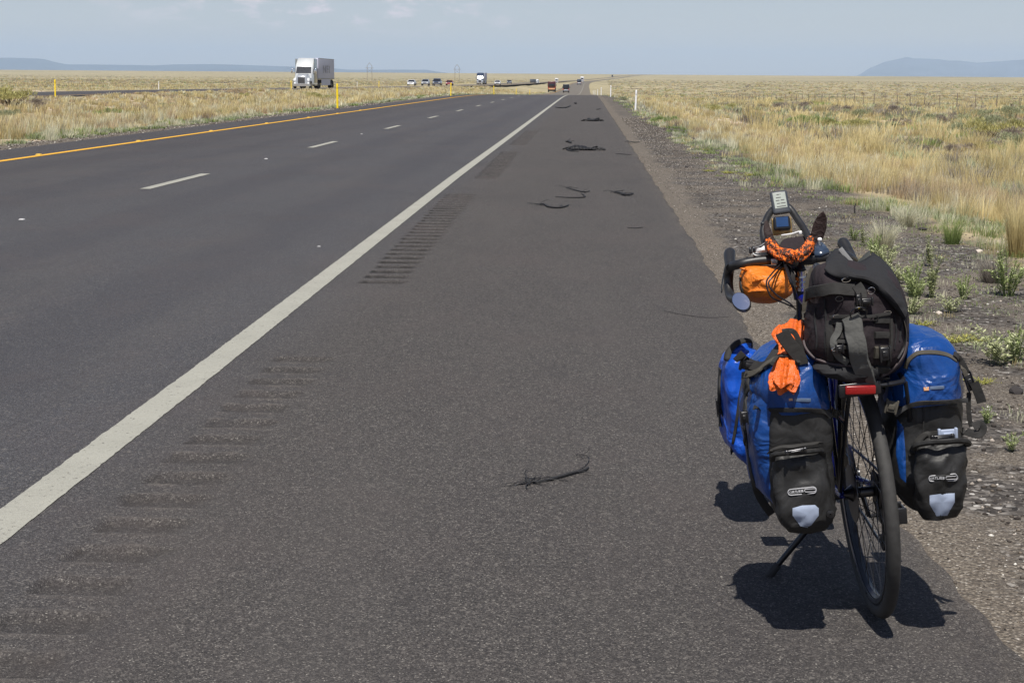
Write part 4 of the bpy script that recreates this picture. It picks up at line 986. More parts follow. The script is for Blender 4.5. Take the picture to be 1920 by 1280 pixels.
strand([(1061, 353), (1075, 357), (1095, 361), (1106, 359)], G1, 'thin frayed strip behind the hooked one', .012, 8, .02, seed=5, fr_len=.22)
strand([(1151, 361), (1165, 365), (1175, 368), (1187, 365)], G1, 'short dark scrap with raised loop near the shoulder edge', .022, 8, .03, seed=6, fr_len=.22)
strand([(1176, 427.5), (1190, 428.5), (1206, 427)], G1, 'short thin straight scrap near the right side of the shoulder', .007, 0, .004, seed=7)
strand([(1176, 265), (1187, 268), (1200, 267)], G1, 'small curved scrap on the gravel edge', .018, 1, .02, seed=8, fr_len=.3)
strand([(1245, 583), (1262, 587), (1290, 592), (1330, 596), (1370, 594)], 'loose_wire', 'long thin wire lying left of the handlebar mirror', .0022, 2, .003, seed=9, fr_len=.05)
strand([(1154, 289), (1170, 290), (1184, 291)], G1, 'faint thin strip left of the gravel edge', .010, 0, .01, seed=14)
strand([(1041, 202), (1052, 203), (1062, 202.5), (1070, 199)], G1, 'long low strip farthest up the shoulder', .045, 0, .03, seed=10)
strand([(1077, 195), (1081, 195.3)], G1, 'tiny dark lump beyond the farthest strip', .08, 0, .02, seed=11)
strand([(1118, 206), (1126, 205)], G1, 'faint scrap near the far right shoulder edge', .03, 0, .01, seed=12)
strand([(1061, 267), (1066, 267), (1071, 269.5)], G1, 'small lump beside the large tread slab', .035, 4, .03, seed=13, fr_len=.3)
def slab(cpx, lpx, w_, label, seed):
    c = ground(*cpx); L = (ground(*lpx[1])-ground(*lpx[0])).length; m = MB(); nx, ny = 26, 9
    rows = []
    for j in range(ny):
        row = []
        for i in range(nx):
            u, v = i/(nx-1)-.5, j/(ny-1)-.5
            rag = 1-.5*abs(noise.noise(Vector((u*9, v*3, seed))))
            z = .03+.05*(1-4*v*v)*(.6+.5*math.sin(u*7+seed))+.02*math.sin(i*1.9)*(abs(v) < .4)+.02*noise.noise(Vector((u*14, v*14, seed)))
            row.append(Vector((u*L*rag+.03*noise.noise(Vector((u*5, v*9, 4))), v*w_*(1+.4*noise.noise(Vector((u*7, 2, seed)))), max(.012, z))))
        rows.append(row)
    m.grid(rows)
    rs = random.Random(seed)
    for k in range(14):
        s = rs.choice((-1, 1)); y = rs.uniform(-.5, .5)*w_; x = s*L*.42; q = [(x, y, .03)]; dx = s*rs.uniform(.05, .2); q += [(x+dx*.5, y+rs.uniform(-.06, .06), .05), (x+dx, y+rs.uniform(-.1, .1), .012)]; m.tube(q, .006, 4)
    ob = m.build('tyre_tread_slab', M['scrap'], mods=[('SOLIDIFY', dict(thickness=.02, offset=0))]); ob.location = c; ob.rotation_euler = (0, 0, R(-6)); return tag(ob, label, 'tyre scrap', 'tyre scraps on the shoulder')
slab((1094, 281.5), ((1068, 281), (1121, 282)), .42, 'large black slab of peeled tyre tread on the shoulder', 3)
slab((1112, 227), ((1101, 227), (1124, 227)), .8, 'smaller peeled tread piece farther up the shoulder', 5)
strand([(1061, 279), (1064, 282), (1072, 284.5), (1085, 285)], G1, 'curled strap trailing from the large tread slab', .02, 2, .03, seed=15, fr_len=.3)
def rock(px, py, s, label, col='dark', nm='rock', zs=.7):
    p = solve_ground(px, py); bm = bmesh.new(); bmesh.ops.create_icosphere(bm, subdivisions=2, radius=1); m = MB()
    vs = [v.co*(1+.35*noise.noise(v.co*1.3+Vector((px, py, 0)))) for v in bm.verts]; m.add([Vector((v.x*s, v.y*s*.8, v.z*s*zs)) for v in vs], [[v.index for v in f.verts] for f in bm.faces]); bm.free()
    ob = m.build(nm, M['dark_rock'] if col == 'dark' else M['pale_rock'], smooth=20); ob.location = p+Vector((0, 0, s*.3)); tag(ob, label, 'rock', 'rocks on the verge')
M['dark_rock'] = simple('dark_rock', (.03, .026, .026), .9, 0, .3, 20, .4, 60); M['pale_rock'] = simple('pale_rock', (.5, .44, .38), .9, 0, .2, 20, .4, 60)
rock(1905, 738, .035, 'dark stone on the gravel near the right edge'); rock(1320, 246, .06, 'pale stone at the grass edge below the white post', 'pale'); rock(1835, 474, .03, 'pale broken stone where gravel meets the tall grass', 'pale')
rock(1760, 590, .02, 'small pale stone between the weeds', 'pale'); rock(1287, 315, .028, 'dark lump on the gravel left of the low weeds'); rock(1730, 432, .05, 'flat dark stone under the grass edge', zs=.25)
rock(1392, 305, .04, 'dark stick like stone at the grass edge', zs=.3)
st_ = MB(); p = solve_ground(1603, 400); st_.tube([(0, 0, 0), (-.01, 0, .06), (.005, 0, .11)], [.010, .008, .005], 6); ob = st_.build('stub_stake', M['dark_rock']); ob.location = p; tag(ob, 'short dark stub sticking up from the gravel', 'stake')

# ================================================================== the loaded bicycle (bike-local coordinates: x right, y forward, z up)
exec_bike = True
def bpart(m, name, mat, parent, o=(0, 0, 0), **k): return m.build(name, mat, parent, o=o, **k)
bike = bike_empty('touring_bicycle', 'loaded blue touring bicycle leaning on its kickstand on the shoulder', 'bicycle', (0, 0, 0))
RW = .345
def build_wheel(y, x=0.0):
    c = (x, y, RW); w_ = .0182
    m = MB(); pr = []
    for k in range(14):
        th = 2*math.pi*k/14; pr.append((RW-.021+.021*math.cos(th), w_*math.sin(th)))
    m.lathe(pr, c, 'x', 96); wo = bpart(m, 'wheel', M['dark_steel'], bike)  # placeholder mesh replaced below
    bpy.data.objects.remove(wo)
    e = bpy.data.objects.new('wheel', None); COL.objects.link(e); e.parent = bike; e.location = c
    bpart(m, 'tyre', M['rubber'], e, o=c)
    m = MB(); m.lathe([(RW-.040, -.011), (RW-.030, -.0125), (RW-.056, -.010), (RW-.062, 0), (RW-.056, .010), (RW-.030, .0125), (RW-.040, .011)], c, 'x', 96); bpart(m, 'rim', M['black_paint'], e, o=c)
    m = MB()
    for s in (-1, 1): m.lathe([(RW-.054, s*.0120), (RW-.054, s*.0134), (RW-.043, s*.0145), (RW-.043, s*.0120)], c, 'x', 96)
    bpart(m, 'brake_track', M['alloy'], e, o=c)
    m = MB()
    for k in range(36):
        a = 2*math.pi*k/36; s = 1 if k % 2 else -1; off = (1 if (k//2) % 2 else -1)*1.1
        m.tube([(x+s*.026, y+.028*math.cos(a+off), RW+.028*math.sin(a+off)), (x, y+(RW-.058)*math.cos(a), RW+(RW-.058)*math.sin(a))], .0011, 5, False)
    bpart(m, 'spokes', M['dark_steel'], e, o=c)
    m = MB(); m.lathe([(.008, -.06), (.014, -.05), (.03, -.028), (.03, -.024), (.015, -.02), (.015, .02), (.03, .024), (.03, .028), (.014, .05), (.008, .06)], c, 'x', 24); bpart(m, 'hub', M['dark_steel'], e, o=c)
    return e
rear = build_wheel(0.0); front = build_wheel(1.0, .035)
m = MB(); c = (0, 0, RW)
for k, r in enumerate((.058, .052, .046, .041, .036, .031)): m.lathe([(.012, .028+k*.0042), (r, .028+k*.0042), (r, .0302+k*.0042), (.012, .0302+k*.0042)], c, 'x', 36)
bpart(m, 'cassette', M['dark_steel'], rear, o=c)
m = MB(); m.lathe([(.02, -.034), (.08, -.034), (.08, -.036), (.02, -.036)], c, 'x', 40); bpart(m, 'brake_disc', M['dark_steel'], rear, o=c)
# frame
m = MB(); BB = Vector((0, .44, .275)); ST = Vector((0, .29, .78)); HT = Vector((0, .79, .80)); HB = Vector((0, .86, .61)); RA = Vector((0, 0, RW))
m.tube([BB, ST], .0155, 14); m.tube([HB+Vector((0, -.01, .03)), BB], .019, 14); m.tube([HT+Vector((0, .005, -.03)), ST+Vector((0, .01, -.04))], .0155, 14)
for s in (-1, 1):
    m.tube(smooth_path([BB+Vector((s*.03, -.02, 0)), Vector((s*.045, .3, .295)), Vector((s*.062, .02, .338)), Vector((s*.064, 0, RW))], 4), .0095, 10)
    m.tube(smooth_path([ST+Vector((s*.014, -.01, -.04)), Vector((s*.035, .2, .65)), Vector((s*.06, .03, .39)), Vector((s*.064, 0, RW))], 4), .0075, 10)
bpart(m, 'frame', M['blue_frame'], bike)
m = MB(); m.tube([HT, HB], .019, 16); bpart(m, 'head_tube', M['black_paint'], bike)
m = MB(); m.tube([HT+(HT-HB).normalized()*.07, HT], .0155, 14)
for t in (.002, .02, .038): q = HT+(HT-HB).normalized()*t; m.tube([q, q+(HT-HB).normalized()*.012], .0205, 16)
bpart(m, 'headset', M['steel'], bike)
m = MB()
m.tube([HB, HB+Vector((0, .02, -.05))], .02, 12)
for s in (-1, 1): m.tube(smooth_path([HB+Vector((0, .02, -.03)), Vector((.02+s*.05, .88, .57)), Vector((.03+s*.058, .93, .45)), Vector((.035+s*.056, 1.0, RW))], 5), [.015]*6+[.013]*5+[.010]*5, 10)
bpart(m, 'fork', M['black_paint'], bike)
m = MB(); m.tube([ST, Vector((0, .255, .875))], .0135, 12); bpart(m, 'seat_post', M['dark_steel'], bike)
# saddle
def saddle():
    m = MB(); rows = []
    for j in range(17):
        t = j/16; y = .135+.27*t; w_ = .082*(1-sstep(.05, .55, t))+.020*(sstep(.05, .6, t)); w_ = float(w_)*(1 if t > .06 else .80+3.3*t)
        ztop = .925-.012*math.sin(t*3.14)+.004*t; row = []
        for k in range(13):
            a = math.pi*k/12; row.append(Vector((-.012+w_*math.cos(a), y, ztop-.035*(abs(math.cos(a))**2.4)+.0*a)))
        rows.append(row)
    m.grid(rows); so_ = bpart(m, 'saddle', M['leather'], bike, mods=[('SOLIDIFY', dict(thickness=.006, offset=0))])
    m = MB(); m.tube(smooth_path([(-.09, .142, .888), (-.06, .128, .905), (-.012, .122, .912), (.036, .128, .905), (.066, .142, .888)], 5), .0045, 8); m.build('rear_plate', M['steel'], so_)
    m = MB(); m.box((-.005, .125, .915), (.045, .004, .018), Matrix.Rotation(-.15, 3, 'Y'), .002); m.build('badge', M['steel'], so_)
    m = MB()
    for s in (-1, 1): m.tube(smooth_path([(-.012+s*.07, .14, .885), (-.012+s*.045, .17, .862), (-.012+s*.022, .25, .865), (-.012+s*.02, .34, .88), (-.012, .39, .905)], 4), .0035, 6); 
    for s in (-1, 1):
        for q in range(4): m.lathe([(.012, -.003), (.015, 0), (.012, .003)], (-.012+s*.045, .15, .865+q*.008), 'z', 14)
    m.build('saddle_rail', M['steel'], so_)
    m = MB()
    for s in (-.07, -.035, .0, .035, .06): m.lathe([(.0001, -.004), (.006, -.003), (.0001, .0)], (-.012+s, .128, .905-abs(s)*.12), 'y', 10, False)
    m.build('rivet', M['steel'], so_)
saddle()
# handlebar
BY = .80
def P3(px, py, y): return bl(px, py, y)
cL = P3(1478, 488, BY)
m = MB(); left = smooth_path([P3(1500, 488, BY), P3(1470, 486, BY), P3(1420, 489, BY), P3(1388, 495, BY+.005), P3(1371, 500, BY+.05), P3(1367, 512, BY+.085), P3(1366, 535, BY+.08), P3(1371, 557, BY+.03), P3(1385, 563, BY-.07)], 5)
m.tube(left, .0155, 12)
rgt = smooth_path([P3(1500, 488, BY), P3(1545, 482, BY), P3(1575, 478, BY), P3(1590, 482, BY+.005), P3(1600, 488, BY+.05), P3(1604, 505, BY+.085), P3(1603, 535, BY+.08), P3(1605, 556, BY+.03), P3(1612, 560, BY-.07)], 5)
m.tube(rgt, .0155, 12); hb_ = bpart(m, 'handlebar', M['grip'], bike)
for (a, bq, cq, nm) in (((1370, 502), (1368, 482), (1369, 470), 'l'), ((1597, 484), (1586, 464), (1577, 450), 'r')):
    m = MB(); m.tube(smooth_path([P3(*a, BY+.04), P3(*bq, BY+.10), P3(*cq, BY+.14)], 5), [.016, .0165, .0175, .018, .0185, .019, .0195, .0195, .0185, .014, .006], 14); hd = bpart(m, 'brake_hood', M['grip'], bike)
    dx = 0 if nm == 'l' else 232
    m = MB(); m.tube(smooth_path([P3(a[0]-8+dx*0, a[1]-5, BY+.13), P3(a[0]-13, a[1]+20, BY+.12), P3(a[0]-17, a[1]+46, BY+.09)], 5), [.0085]*8+[.007, .006, .004], 10, flat=.6); bpart(m, 'brake_lever', M['black_paint'], bike)
m = MB(); hs = HT+(HT-HB).normalized()*.06; m.tube([hs, P3(1492, 488, BY)], [.018, .016], 12); m.box(P3(1482, 492, BY-.01), (.05, .045, .04), bev=.01); m.tube([P3(1455, 488, BY), P3(1530, 484, BY)], .021, 14); bpart(m, 'stem', M['black_paint'], bike)
m = MB(); m.box(P3(1452, 490, BY-.024), (.022, .01, .02), bev=.003); bpart(m, 'clamp_light', M['alloy'], bike)
# accessory loop bar
m = MB(); m.tube(smooth_path([P3(1447, 478, BY+.0), P3(1436, 460, BY+.04), P3(1431, 440, BY+.08), P3(1434, 420, BY+.11), P3(1443, 400, BY+.15), P3(1456, 388, BY+.18), P3(1470, 384, BY+.19), P3(1483, 393, BY+.18), P3(1496, 412, BY+.14), P3(1508, 430, BY+.09), P3(1518, 452, BY+.03), P3(1520, 470, BY)], 6), .0115, 12)
bpart(m, 'extension_bar', M['grip'], bike)
m = MB(); m.box(P3(1431, 424, BY+.10), (.016, .014, .028), bev=.005); bpart(m, 'bar_clamp', M['black_paint'], bike)
# mirror at the left bar end
mc = P3(1390, 566.5, BY-.09); md_ = (CAML-mc).normalized(); u1 = Vector((1, 0, 0)); u1 = (u1-md_*u1.dot(md_)).normalized(); u2 = md_.cross(u1)
def disc_at(c, n_, rx, ry, th, rot=0.0, seg=28):
    u = Vector((1, 0, 0)); u = (u-n_*u.dot(n_)).normalized(); v = n_.cross(u); cr, sr = math.cos(rot), math.sin(rot); u_, v_ = u*cr+v*sr, -u*sr+v*cr
    return [[c+n_*h+u_*(rx*k*math.cos(2*math.pi*i/seg))+v_*(ry*k*math.sin(2*math.pi*i/seg)) for i in range(seg)] for k, h in ((.85, -th), (1, -th*.4), (1, th*.3), (.9, th*.5))]
mn = (md_+Vector((-.15, 0, .62))).normalized()
m = MB(); m.loft(disc_at(mc, mn, .027, .037, .012, .45)); m.tube([P3(1384, 563, BY-.07), mc-mn*.012], .008, 8); mo = bpart(m, 'bar_mirror', M['black_paint'], bike)
m = MB(); m.loft([[p+mn*.0068 for p in r] for r in disc_at(mc, mn, .024, .034, .001, .45)]); m.build('mirror_glass', M['mirror'], mo)
# cables
def cable(pts, r=.0028, name='cable', mat='black_paint'):
    m = MB(); m.tube(smooth_path([P3(*p) for p in pts], 7), r, 8); bpart(m, name, M[mat], bike)
cable([(1467, 492, BY-.02), (1448, 512, BY-.13), (1437, 530, BY-.15), (1446, 556, BY-.15), (1470, 568, BY-.12), (1490, 577, BY-.08)], .0026)
cable([(1470, 496, BY-.02), (1452, 516, BY-.13), (1441, 532, BY-.15), (1455, 552, BY-.15), (1480, 568, BY-.12), (1492, 580, BY-.08)], .0026, mat='dark_steel')
cable([(1470, 490, BY-.03), (1480, 520, BY-.13), (1489, 542, BY-.13), (1492, 560, BY-.08)], .006)
cable([(1476, 490, BY-.02), (1498, 520, BY-.02), (1508, 560, BY-.0), (1505, 580, BY+.02)], .0028)
# rack
m = MB()
for s in (-1, 1):
    m.tube(smooth_path([(s*.072, .12, .708), (s*.072, -.10, .708), (s*.065, -.28, .708), (s*.04, -.315, .708), (0, -.32, .708)], 5), .0065, 8)
    m.tube([(s*.068, 0, RW+.01), (s*.072, .07, .705)], .006, 8); m.tube([(s*.068, 0, RW+.01), (s*.072, -.16, .705)], .006, 8)
    m.tube([(s*.068, -.005, RW+.01), (s*.082, -.25, .60), (s*.07, -.28, .70)], .0055, 8); m.tube([(s*.082, .08, .60), (s*.082, -.25, .60)], .0055, 8)
m.tube([(-.072, .0, .708), (.072, .0, .708)], .005, 8); m.tube([(-.072, -.15, .708), (.072, -.15, .708)], .005, 8); m.box((0, -.1, .716), (.06, .38, .004))
rk = bpart(m, 'rear_rack', M['black_paint'], bike)
ra, rb = bl(1584, 723, -.335), bl(1643, 739, -.335); rc = (ra+rb)/2
m = MB(); m.box(rc, (abs(rb.x-ra.x), .010, .023), Matrix.Rotation(R(5), 3, 'Y'), .004); m.build('rear_reflector', M['red_reflector'], rk)
m = MB(); m.box(rc+Vector((0, .012, .0)), (.105, .012, .036), bev=.004); m.build('reflector_bracket', M['black_paint'], rk)
m = MB()
for s in (-1, 1): m.tube(smooth_path([(s*.07, 1.05, RW+.02), (s*.085, 1.0, .52), (s*.085, 1.12, .52), (s*.07, 1.06, RW+.03)], 4), .0055, 8); m.tube([(s*.085, .94, .53), (s*.085, 1.18, .53)], .006, 8)
bpart(m, 'front_rack', M['black_paint'], bike)
# drivetrain
m = MB(); m.lathe([(.02, .045), (.085, .045), (.092, .047), (.085, .049), (.02, .049)], BB, 'x', 48)
m.tube([BB+Vector((-.07, 0, 0)), BB+Vector((.07, 0, 0))], .016, 12)
pr = bl(1676, 962, .42); cr_ = Vector((.085, pr.y, pr.z+.0)); cl_ = BB*2-cr_; cl_.x = -.085
m.tube([BB+Vector((.062, 0, 0)), cr_], [.014, .010], 8, flat=.7); m.tube([BB+Vector((-.062, 0, 0)), cl_], [.014, .010], 8, flat=.7); bpart(m, 'crank', M['dark_steel'], bike)
for pc, s in ((cr_, 1), (cl_, -1)):
    m = MB(); c = pc+Vector((s*.068, 0, 0)); m.tube([pc, c+Vector((s*.04, 0, 0))], .006, 8)
    m.box(c+Vector((0, -.035, 0)), (.078, .008, .050), bev=.003); m.box(c+Vector((0, .035, 0)), (.078, .008, .050), bev=.003); m.box(c+Vector((-.036, 0, 0)), (.006, .07, .04), bev=.002); m.box(c+Vector((.036, 0, 0)), (.006, .07, .04), bev=.002)
    m.box(c, (.07, .068, .014), bev=.004)  # solid plate added to keep the pedal's cast shadow compact
    bpart(m, 'pedal', M['black_paint'], bike)
m = MB()
ch = [Vector((.047, .44, .275+.09)), Vector((.043, 0, RW+.05)), Vector((.043, -.05, RW)), Vector((.043, -.03, RW-.07)), Vector((.043, -.0, .235)), Vector((.043, .05, .18)), Vector((.045, .30, .19)), Vector((.047, .44, .187))]
m.tube(smooth_path(ch, 6), .0042, 6, False); bpart(m, 'chain', M['dark_steel'], bike)
m = MB(); m.box((.046, .0, .255), (.012, .03, .12), Matrix.Rotation(.2, 3, 'X'), .005)
for z, y in ((.29, .0), (.185, .035)): m.lathe([(.006, -.004), (.024, -.003), (.024, .003), (.006, .004)], (.045, y, z), 'x', 16)
m.tube([(.065, 0, RW-.01), (.06, -.02, .30)], .010, 8); bpart(m, 'rear_derailleur', M['dark_steel'], bike)
# kickstand touches the road
kf = BI @ ground(1441, 1079); kt = bl(1578, 960, .30); kt = Vector((-.045, .28, .25))
m = MB(); m.tube([kt, kt.lerp(kf, .5), kf+(kt-kf).normalized()*.03], [.0105, .0095, .0085], 10); m.box(kt+Vector((0, 0, .02)), (.05, .06, .03), bev=.006); ks = bpart(m, 'kickstand', M['black_paint'], bike)
m = MB(); m.tube([kf+(kt-kf).normalized()*.045, kf], [.0125, .014], 10); m.build('rubber_foot', M['rubber'], ks)

# ---------------------------------------------------------------- bag builders
def bag_rows(rows, y0, y1, n=56, ex=4.5, wr=.004, wf=16, seed=0, ydeep=None, close=(.75, .45), yshift=None):
    """rows: (py, pxL, pxR[, y0 offset]); cross-sections are rounded rectangles in x-y"""
    m = MB(); R_ = []
    for r in rows:
        py, a, c = r[0], r[1], r[2]; yo = r[3] if len(r) > 3 else 0.0; ye = r[4] if len(r) > 4 else 0.0
        A = bl(a, py, y1-.06 if ydeep is None else ydeep); B_ = bl(c, py, y0+.03); z = bl((a+c)/2, py, y0+yo).z
        R_.append((z, A.x, B_.x, y0+yo, y1+ye))
    Z = [r[0] for r in R_]; zs = []
    for i in range(len(R_)-1):
        k = max(1, int(abs(Z[i]-Z[i+1])/.012)); zs += [Z[i]+(Z[i+1]-Z[i])*j/k for j in range(k)]
    zs.append(Z[-1])
    order = np.argsort(Z); zz = np.array(Z)[order]; arr = np.array(R_)[order]
    rings = []
    for z in zs:
        v = [float(np.interp(z, zz, arr[:, k])) for k in (1, 2, 3, 4)]
        cx_, hx = (v[0]+v[1])/2, (v[1]-v[0])/2; cy_, hy = (v[2]+v[3])/2, (v[3]-v[2])/2; ring = []
        for k in range(n):
            th = 2*math.pi*k/n; ct, s_ = math.cos(th), math.sin(th)
            q = (abs(ct)**ex+abs(s_)**ex)**(-1/ex); p = Vector((cx_+hx*q*ct, cy_+hy*q*s_, z))
            dsp = wr*(noise.noise(Vector((p.x*wf, p.y*wf, p.z*wf*.8+seed)))+.5*noise.noise(Vector((p.x*wf*2.3, p.y*wf*2.3, p.z*wf*2+seed+5))))
            dsp += wr*(.45-1.5*abs(noise.noise(Vector((p.x*wf*1.1+3, p.y*wf, p.z*wf*.9+seed*2)))))
            p += Vector((ct, s_, .2*dsp)).normalized()*dsp*1.6; ring.append(p)
        rings.append(ring)
    def capr(ring, sgn):
        c = sum(ring, Vector())/len(ring); ext = max((p-c).length for p in ring)
        return [[c+(p-c)*k+Vector((0, 0, sgn*h*ext*.12)) for p in ring] for k, h in ((close[0], .5), (close[1], .8), (.12, .95))]
    top, bot = (1, -1) if zs[0] > zs[-1] else (-1, 1)
    rings = capr(rings[0], top)[::-1]+rings+capr(rings[-1], bot)
    m.loft(rings); return m
def cast(bvh, px, py, dflt=-.2):
    d = lray(px, py); h = bvh.ray_cast(CAML, d) if bvh else (None,)
    if h[0] is None: return bl(px, py, dflt), -d
    n_ = h[1] if h[1].dot(d) < 0 else -h[1]; return h[0], n_
def ribbon(bvh, pix, w_, name, mat, parent, o, off=.004, th=.0022, dflt=-.25, n=6, wave=0.0, lift=None):
    P2 = smooth_path([(p[0], p[1], 0) for p in pix], n); L = []
    for i, p in enumerate(P2):
        q, nn = cast(bvh, p.x, p.y, dflt); L.append([q, nn])
    ys = [l[0].y for l in L]
    pts = []; 
    for i in range(len(L)):
        a = L[max(0, i-1)][0]; c = L[min(len(L)-1, i+1)][0]; q = (a+L[i][0]*2+c)/4; nn = sum((L[j][1] for j in range(max(0, i-2), min(len(L), i+3))), Vector()).normalized()
        pts.append((q+nn*(off+(wave*math.sin(i*1.7) if wave else 0)), nn))
    m = MB(); rows = []
    for i, (q, nn) in enumerate(pts):
        t = (pts[min(i+1, len(pts)-1)][0]-pts[max(i-1, 0)][0]).normalized(); s_ = t.cross(nn).normalized()
        rows.append([q-s_*w_/2-nn*th*.7, q-s_*w_/2*.9+nn*th*.3, q+nn*th*.5, q+s_*w_/2*.9+nn*th*.3, q+s_*w_/2-nn*th*.7])
    rings = []
    for r in rows:
        nn = (r[2]-(r[0]+r[4])/2).normalized(); rings.append([r[0], r[1], r[2], r[3], r[4], r[4]-nn*th, r[0]-nn*th])
    m.loft(rings); return m.build(name, mat, parent, o=o)
def piece(bvh, poly, name, mat, parent, o, off=.002, dflt=-.3, rings=4):
    """a thin patch whose outline is given in photo pixels, laid on the bag's surface"""
    c = Vector((sum(p[0] for p in poly)/len(poly), sum(p[1] for p in poly)/len(poly), 0)); fine = []
    for i in range(len(poly)):
        a, b_ = poly[i], poly[(i+1) % len(poly)]
        for k in range(4): fine.append(Vector((a[0]+(b_[0]-a[0])*k/4, a[1]+(b_[1]-a[1])*k/4, 0)))
    m = MB(); RR = []
    for j in range(rings+1):
        k = 1-j/rings*.96; ring = []
        for p in fine:
            q = c+(p-c)*k; h, nn = cast(bvh, q.x, q.y, dflt); ring.append(h+nn*off*(.2 if j == 0 else 1))
        RR.append(ring)
    m.loft(RR, cap=False); n = len(fine); base = len(m.v)-n; m.f.append(tuple(range(base, base+n))); return m.build(name, mat, parent, o=o)
def buckle(bvh, px, py, w_, h_, mat, parent, o, name='buckle', off=.008, rot=0.0, dflt=-.28):
    q, nn = cast(bvh, px, py, dflt); q = q+nn*off; m = MB(); Rm = Matrix.Rotation(rot, 3, 'Y')
    m.box(q, (w_, .009, h_), Rm, .003); 
    for s in (-1, 1): m.box(q+Rm @ Vector((s*w_*.42, -.002, 0)), (w_*.16, .012, h_*1.25), Rm, .003)
    m.box(q+Vector((0, -.004, 0)), (w_*.5, .008, h_*.45), Rm, .002); return m.build(name, mat, parent, o=o)
def text_on(bvh, body, px, py, w_, mat, parent, o, rot=0.0, name='lettering', off=.0025):
    cu = bpy.data.curves.new('t', 'FONT'); cu.body = body; cu.size = 1; cu.align_x = 'CENTER'; cu.align_y = 'CENTER'; cu.space_character = 1.05; cu.offset = .012
    tmp = bpy.data.objects.new('t', cu); COL.objects.link(tmp); dg = bpy.context.evaluated_depsgraph_get(); me = bpy.data.meshes.new_from_object(tmp.evaluated_get(dg)); bpy.data.objects.remove(tmp)
    W_ = max(v.co.x for v in me.vertices)-min(v.co.x for v in me.vertices); s = w_/W_; c, sn = math.cos(rot), math.sin(rot); m = MB()
    for v in me.vertices:
        x_, y_ = v.co.x*s, v.co.y*s; u, w2 = px+x_*c+y_*sn*1.0, py+x_*sn*-1.0*-1-y_*c
        h, nn = cast(bvh, u, w2); m.v.append(tuple(h+nn*off))
    m.f = [tuple(p.vertices) for p in me.polygons]; return m.build(name, mat, parent, o=o, smooth=False)
def rrect(cx_, cy_, w_, h_, r, rot, n=5):
    out = []
    for (sx, sy, a0) in ((1, -1, -90), (1, 1, 0), (-1, 1, 90), (-1, -1, 180)):
        for k in range(n):
            a = R(a0+90*k/(n-1)); x_, y_ = sx*(w_/2-r)+r*math.cos(a), sy*(h_/2-r)+r*math.sin(a); out.append((cx_+x_*math.cos(rot)-y_*math.sin(rot), cy_+x_*math.sin(rot)+y_*math.cos(rot)))
    return out
def ring_line(bvh, poly, w_, name, mat, parent, o, off=.003):
    m = MB(); pts = []
    for p in poly+[poly[0]]:
        h, nn = cast(bvh, *p); pts.append(h+nn*off)
    m.tube(pts, w_, 5); return m.build(name, mat, parent, o=o)
def logo(bvh, px, py, parent, o, rot):
    lo_ = piece(bvh, rrect(px, py, 52, 10, 5, rot), 'logo_badge', M['logo_black'], parent, o, .0018)
    ring_line(bvh, rrect(px, py, 53, 11, 5.4, rot), .0013, 'logo_outline', M['logo_white'], lo_, (0, 0, 0))
    c, s = math.cos(rot), math.sin(rot)
    text_on(bvh, 'ORTLIEB', px-11*c, py-11*s+.3, 26, M['logo_white'], lo_, (0, 0, 0), rot, off=.004)
    ring_line(bvh, rrect(px+15*c, py+15*s, 21, 5.4, 2.6, rot), .0009, 'logo_lozenge', M['logo_white'], lo_, (0, 0, 0))
# sub-parts above are written in bike coordinates, so shift children of shifted parts
def fixsub(): pass

# ---------------------------------------------------------------- left rear pannier
O = (0, 0, 0)
ORI = Matrix.Identity(4)
def bag_root(name, label, cat, group=None): 
    return bike_empty(name, label, cat, (0, 0, 0), group)
pl_ = bag_root('rear_pannier', 'blue and black pannier on the left of the rear wheel', 'pannier', 'panniers on the bicycle')
body = bag_rows([(735, 1398, 1558), (770, 1391, 1562), (800, 1390, 1564), (860, 1397, 1566), (930, 1412, 1567), (955, 1436, 1566, .01), (972, 1455, 1560, .03)], -.255, .04, ex=4.2, seed=1, wr=.006, wf=9)
bo = body.build('body', M['blue_pvc'], pl_)
panel = bag_rows([(765, 1437, 1560), (800, 1436, 1561), (860, 1437, 1562), (930, 1441, 1565), (965, 1452, 1566, .005), (985, 1466, 1560, .02)], -.268, -.12, ex=6, seed=2, wr=.003, ydeep=-.2); pa = panel.build('rear_panel', M['black_pvc'], pl_)
pocket = bag_rows([(845, 1456, 1540, .03), (856, 1451, 1544, .012), (885, 1450, 1552), (925, 1453, 1563, -.006), (965, 1459, 1567, -.008), (985, 1467, 1565, 0), (999, 1480, 1550, .02)], -.322, -.25, ex=3.4, seed=3, wr=.007, ydeep=-.28, wf=17); pk = pocket.build('outer_pocket', M['black_pvc'], pl_)
lid = bag_rows([(664, 1462, 1518, .05, -.05), (669, 1443, 1530, .03, -.03), (682, 1418, 1541, .01, -.01), (705, 1402, 1550), (735, 1396, 1557, -.006), (768, 1404, 1563, -.012), (778, 1412, 1563, -.008)], -.272, .05, ex=3.4, seed=4, wr=.008, wf=9); ld = lid.build('lid', M['blue_pvc'], pl_)
ALL_L = MB(); [ALL_L.add(q.v, q.f) for q in (body, panel, pocket, lid)]; BL_ = ALL_L.bvh(); PB = pocket.bvh()
ribbon(lid.bvh(), [(1412, 763), (1430, 767), (1470, 768), (1510, 768), (1545, 771), (1560, 782)], .012, 'lid_hem', M['black_pvc'], ld, O, off=.003, dflt=-.27)
ribbon(BL_, [(1396, 706), (1399, 740), (1396, 775), (1401, 830), (1408, 880), (1424, 930), (1448, 965)], .022, 'edge_strap', M['strap'], bo, O, off=.003, dflt=-.1)
ribbon(BL_, [(1407, 700), (1409, 725), (1405, 755), (1403, 790), (1404, 832)], .012, 'closure_strap', M['strap'], pl_, O, off=.012, dflt=-.22, wave=.002)
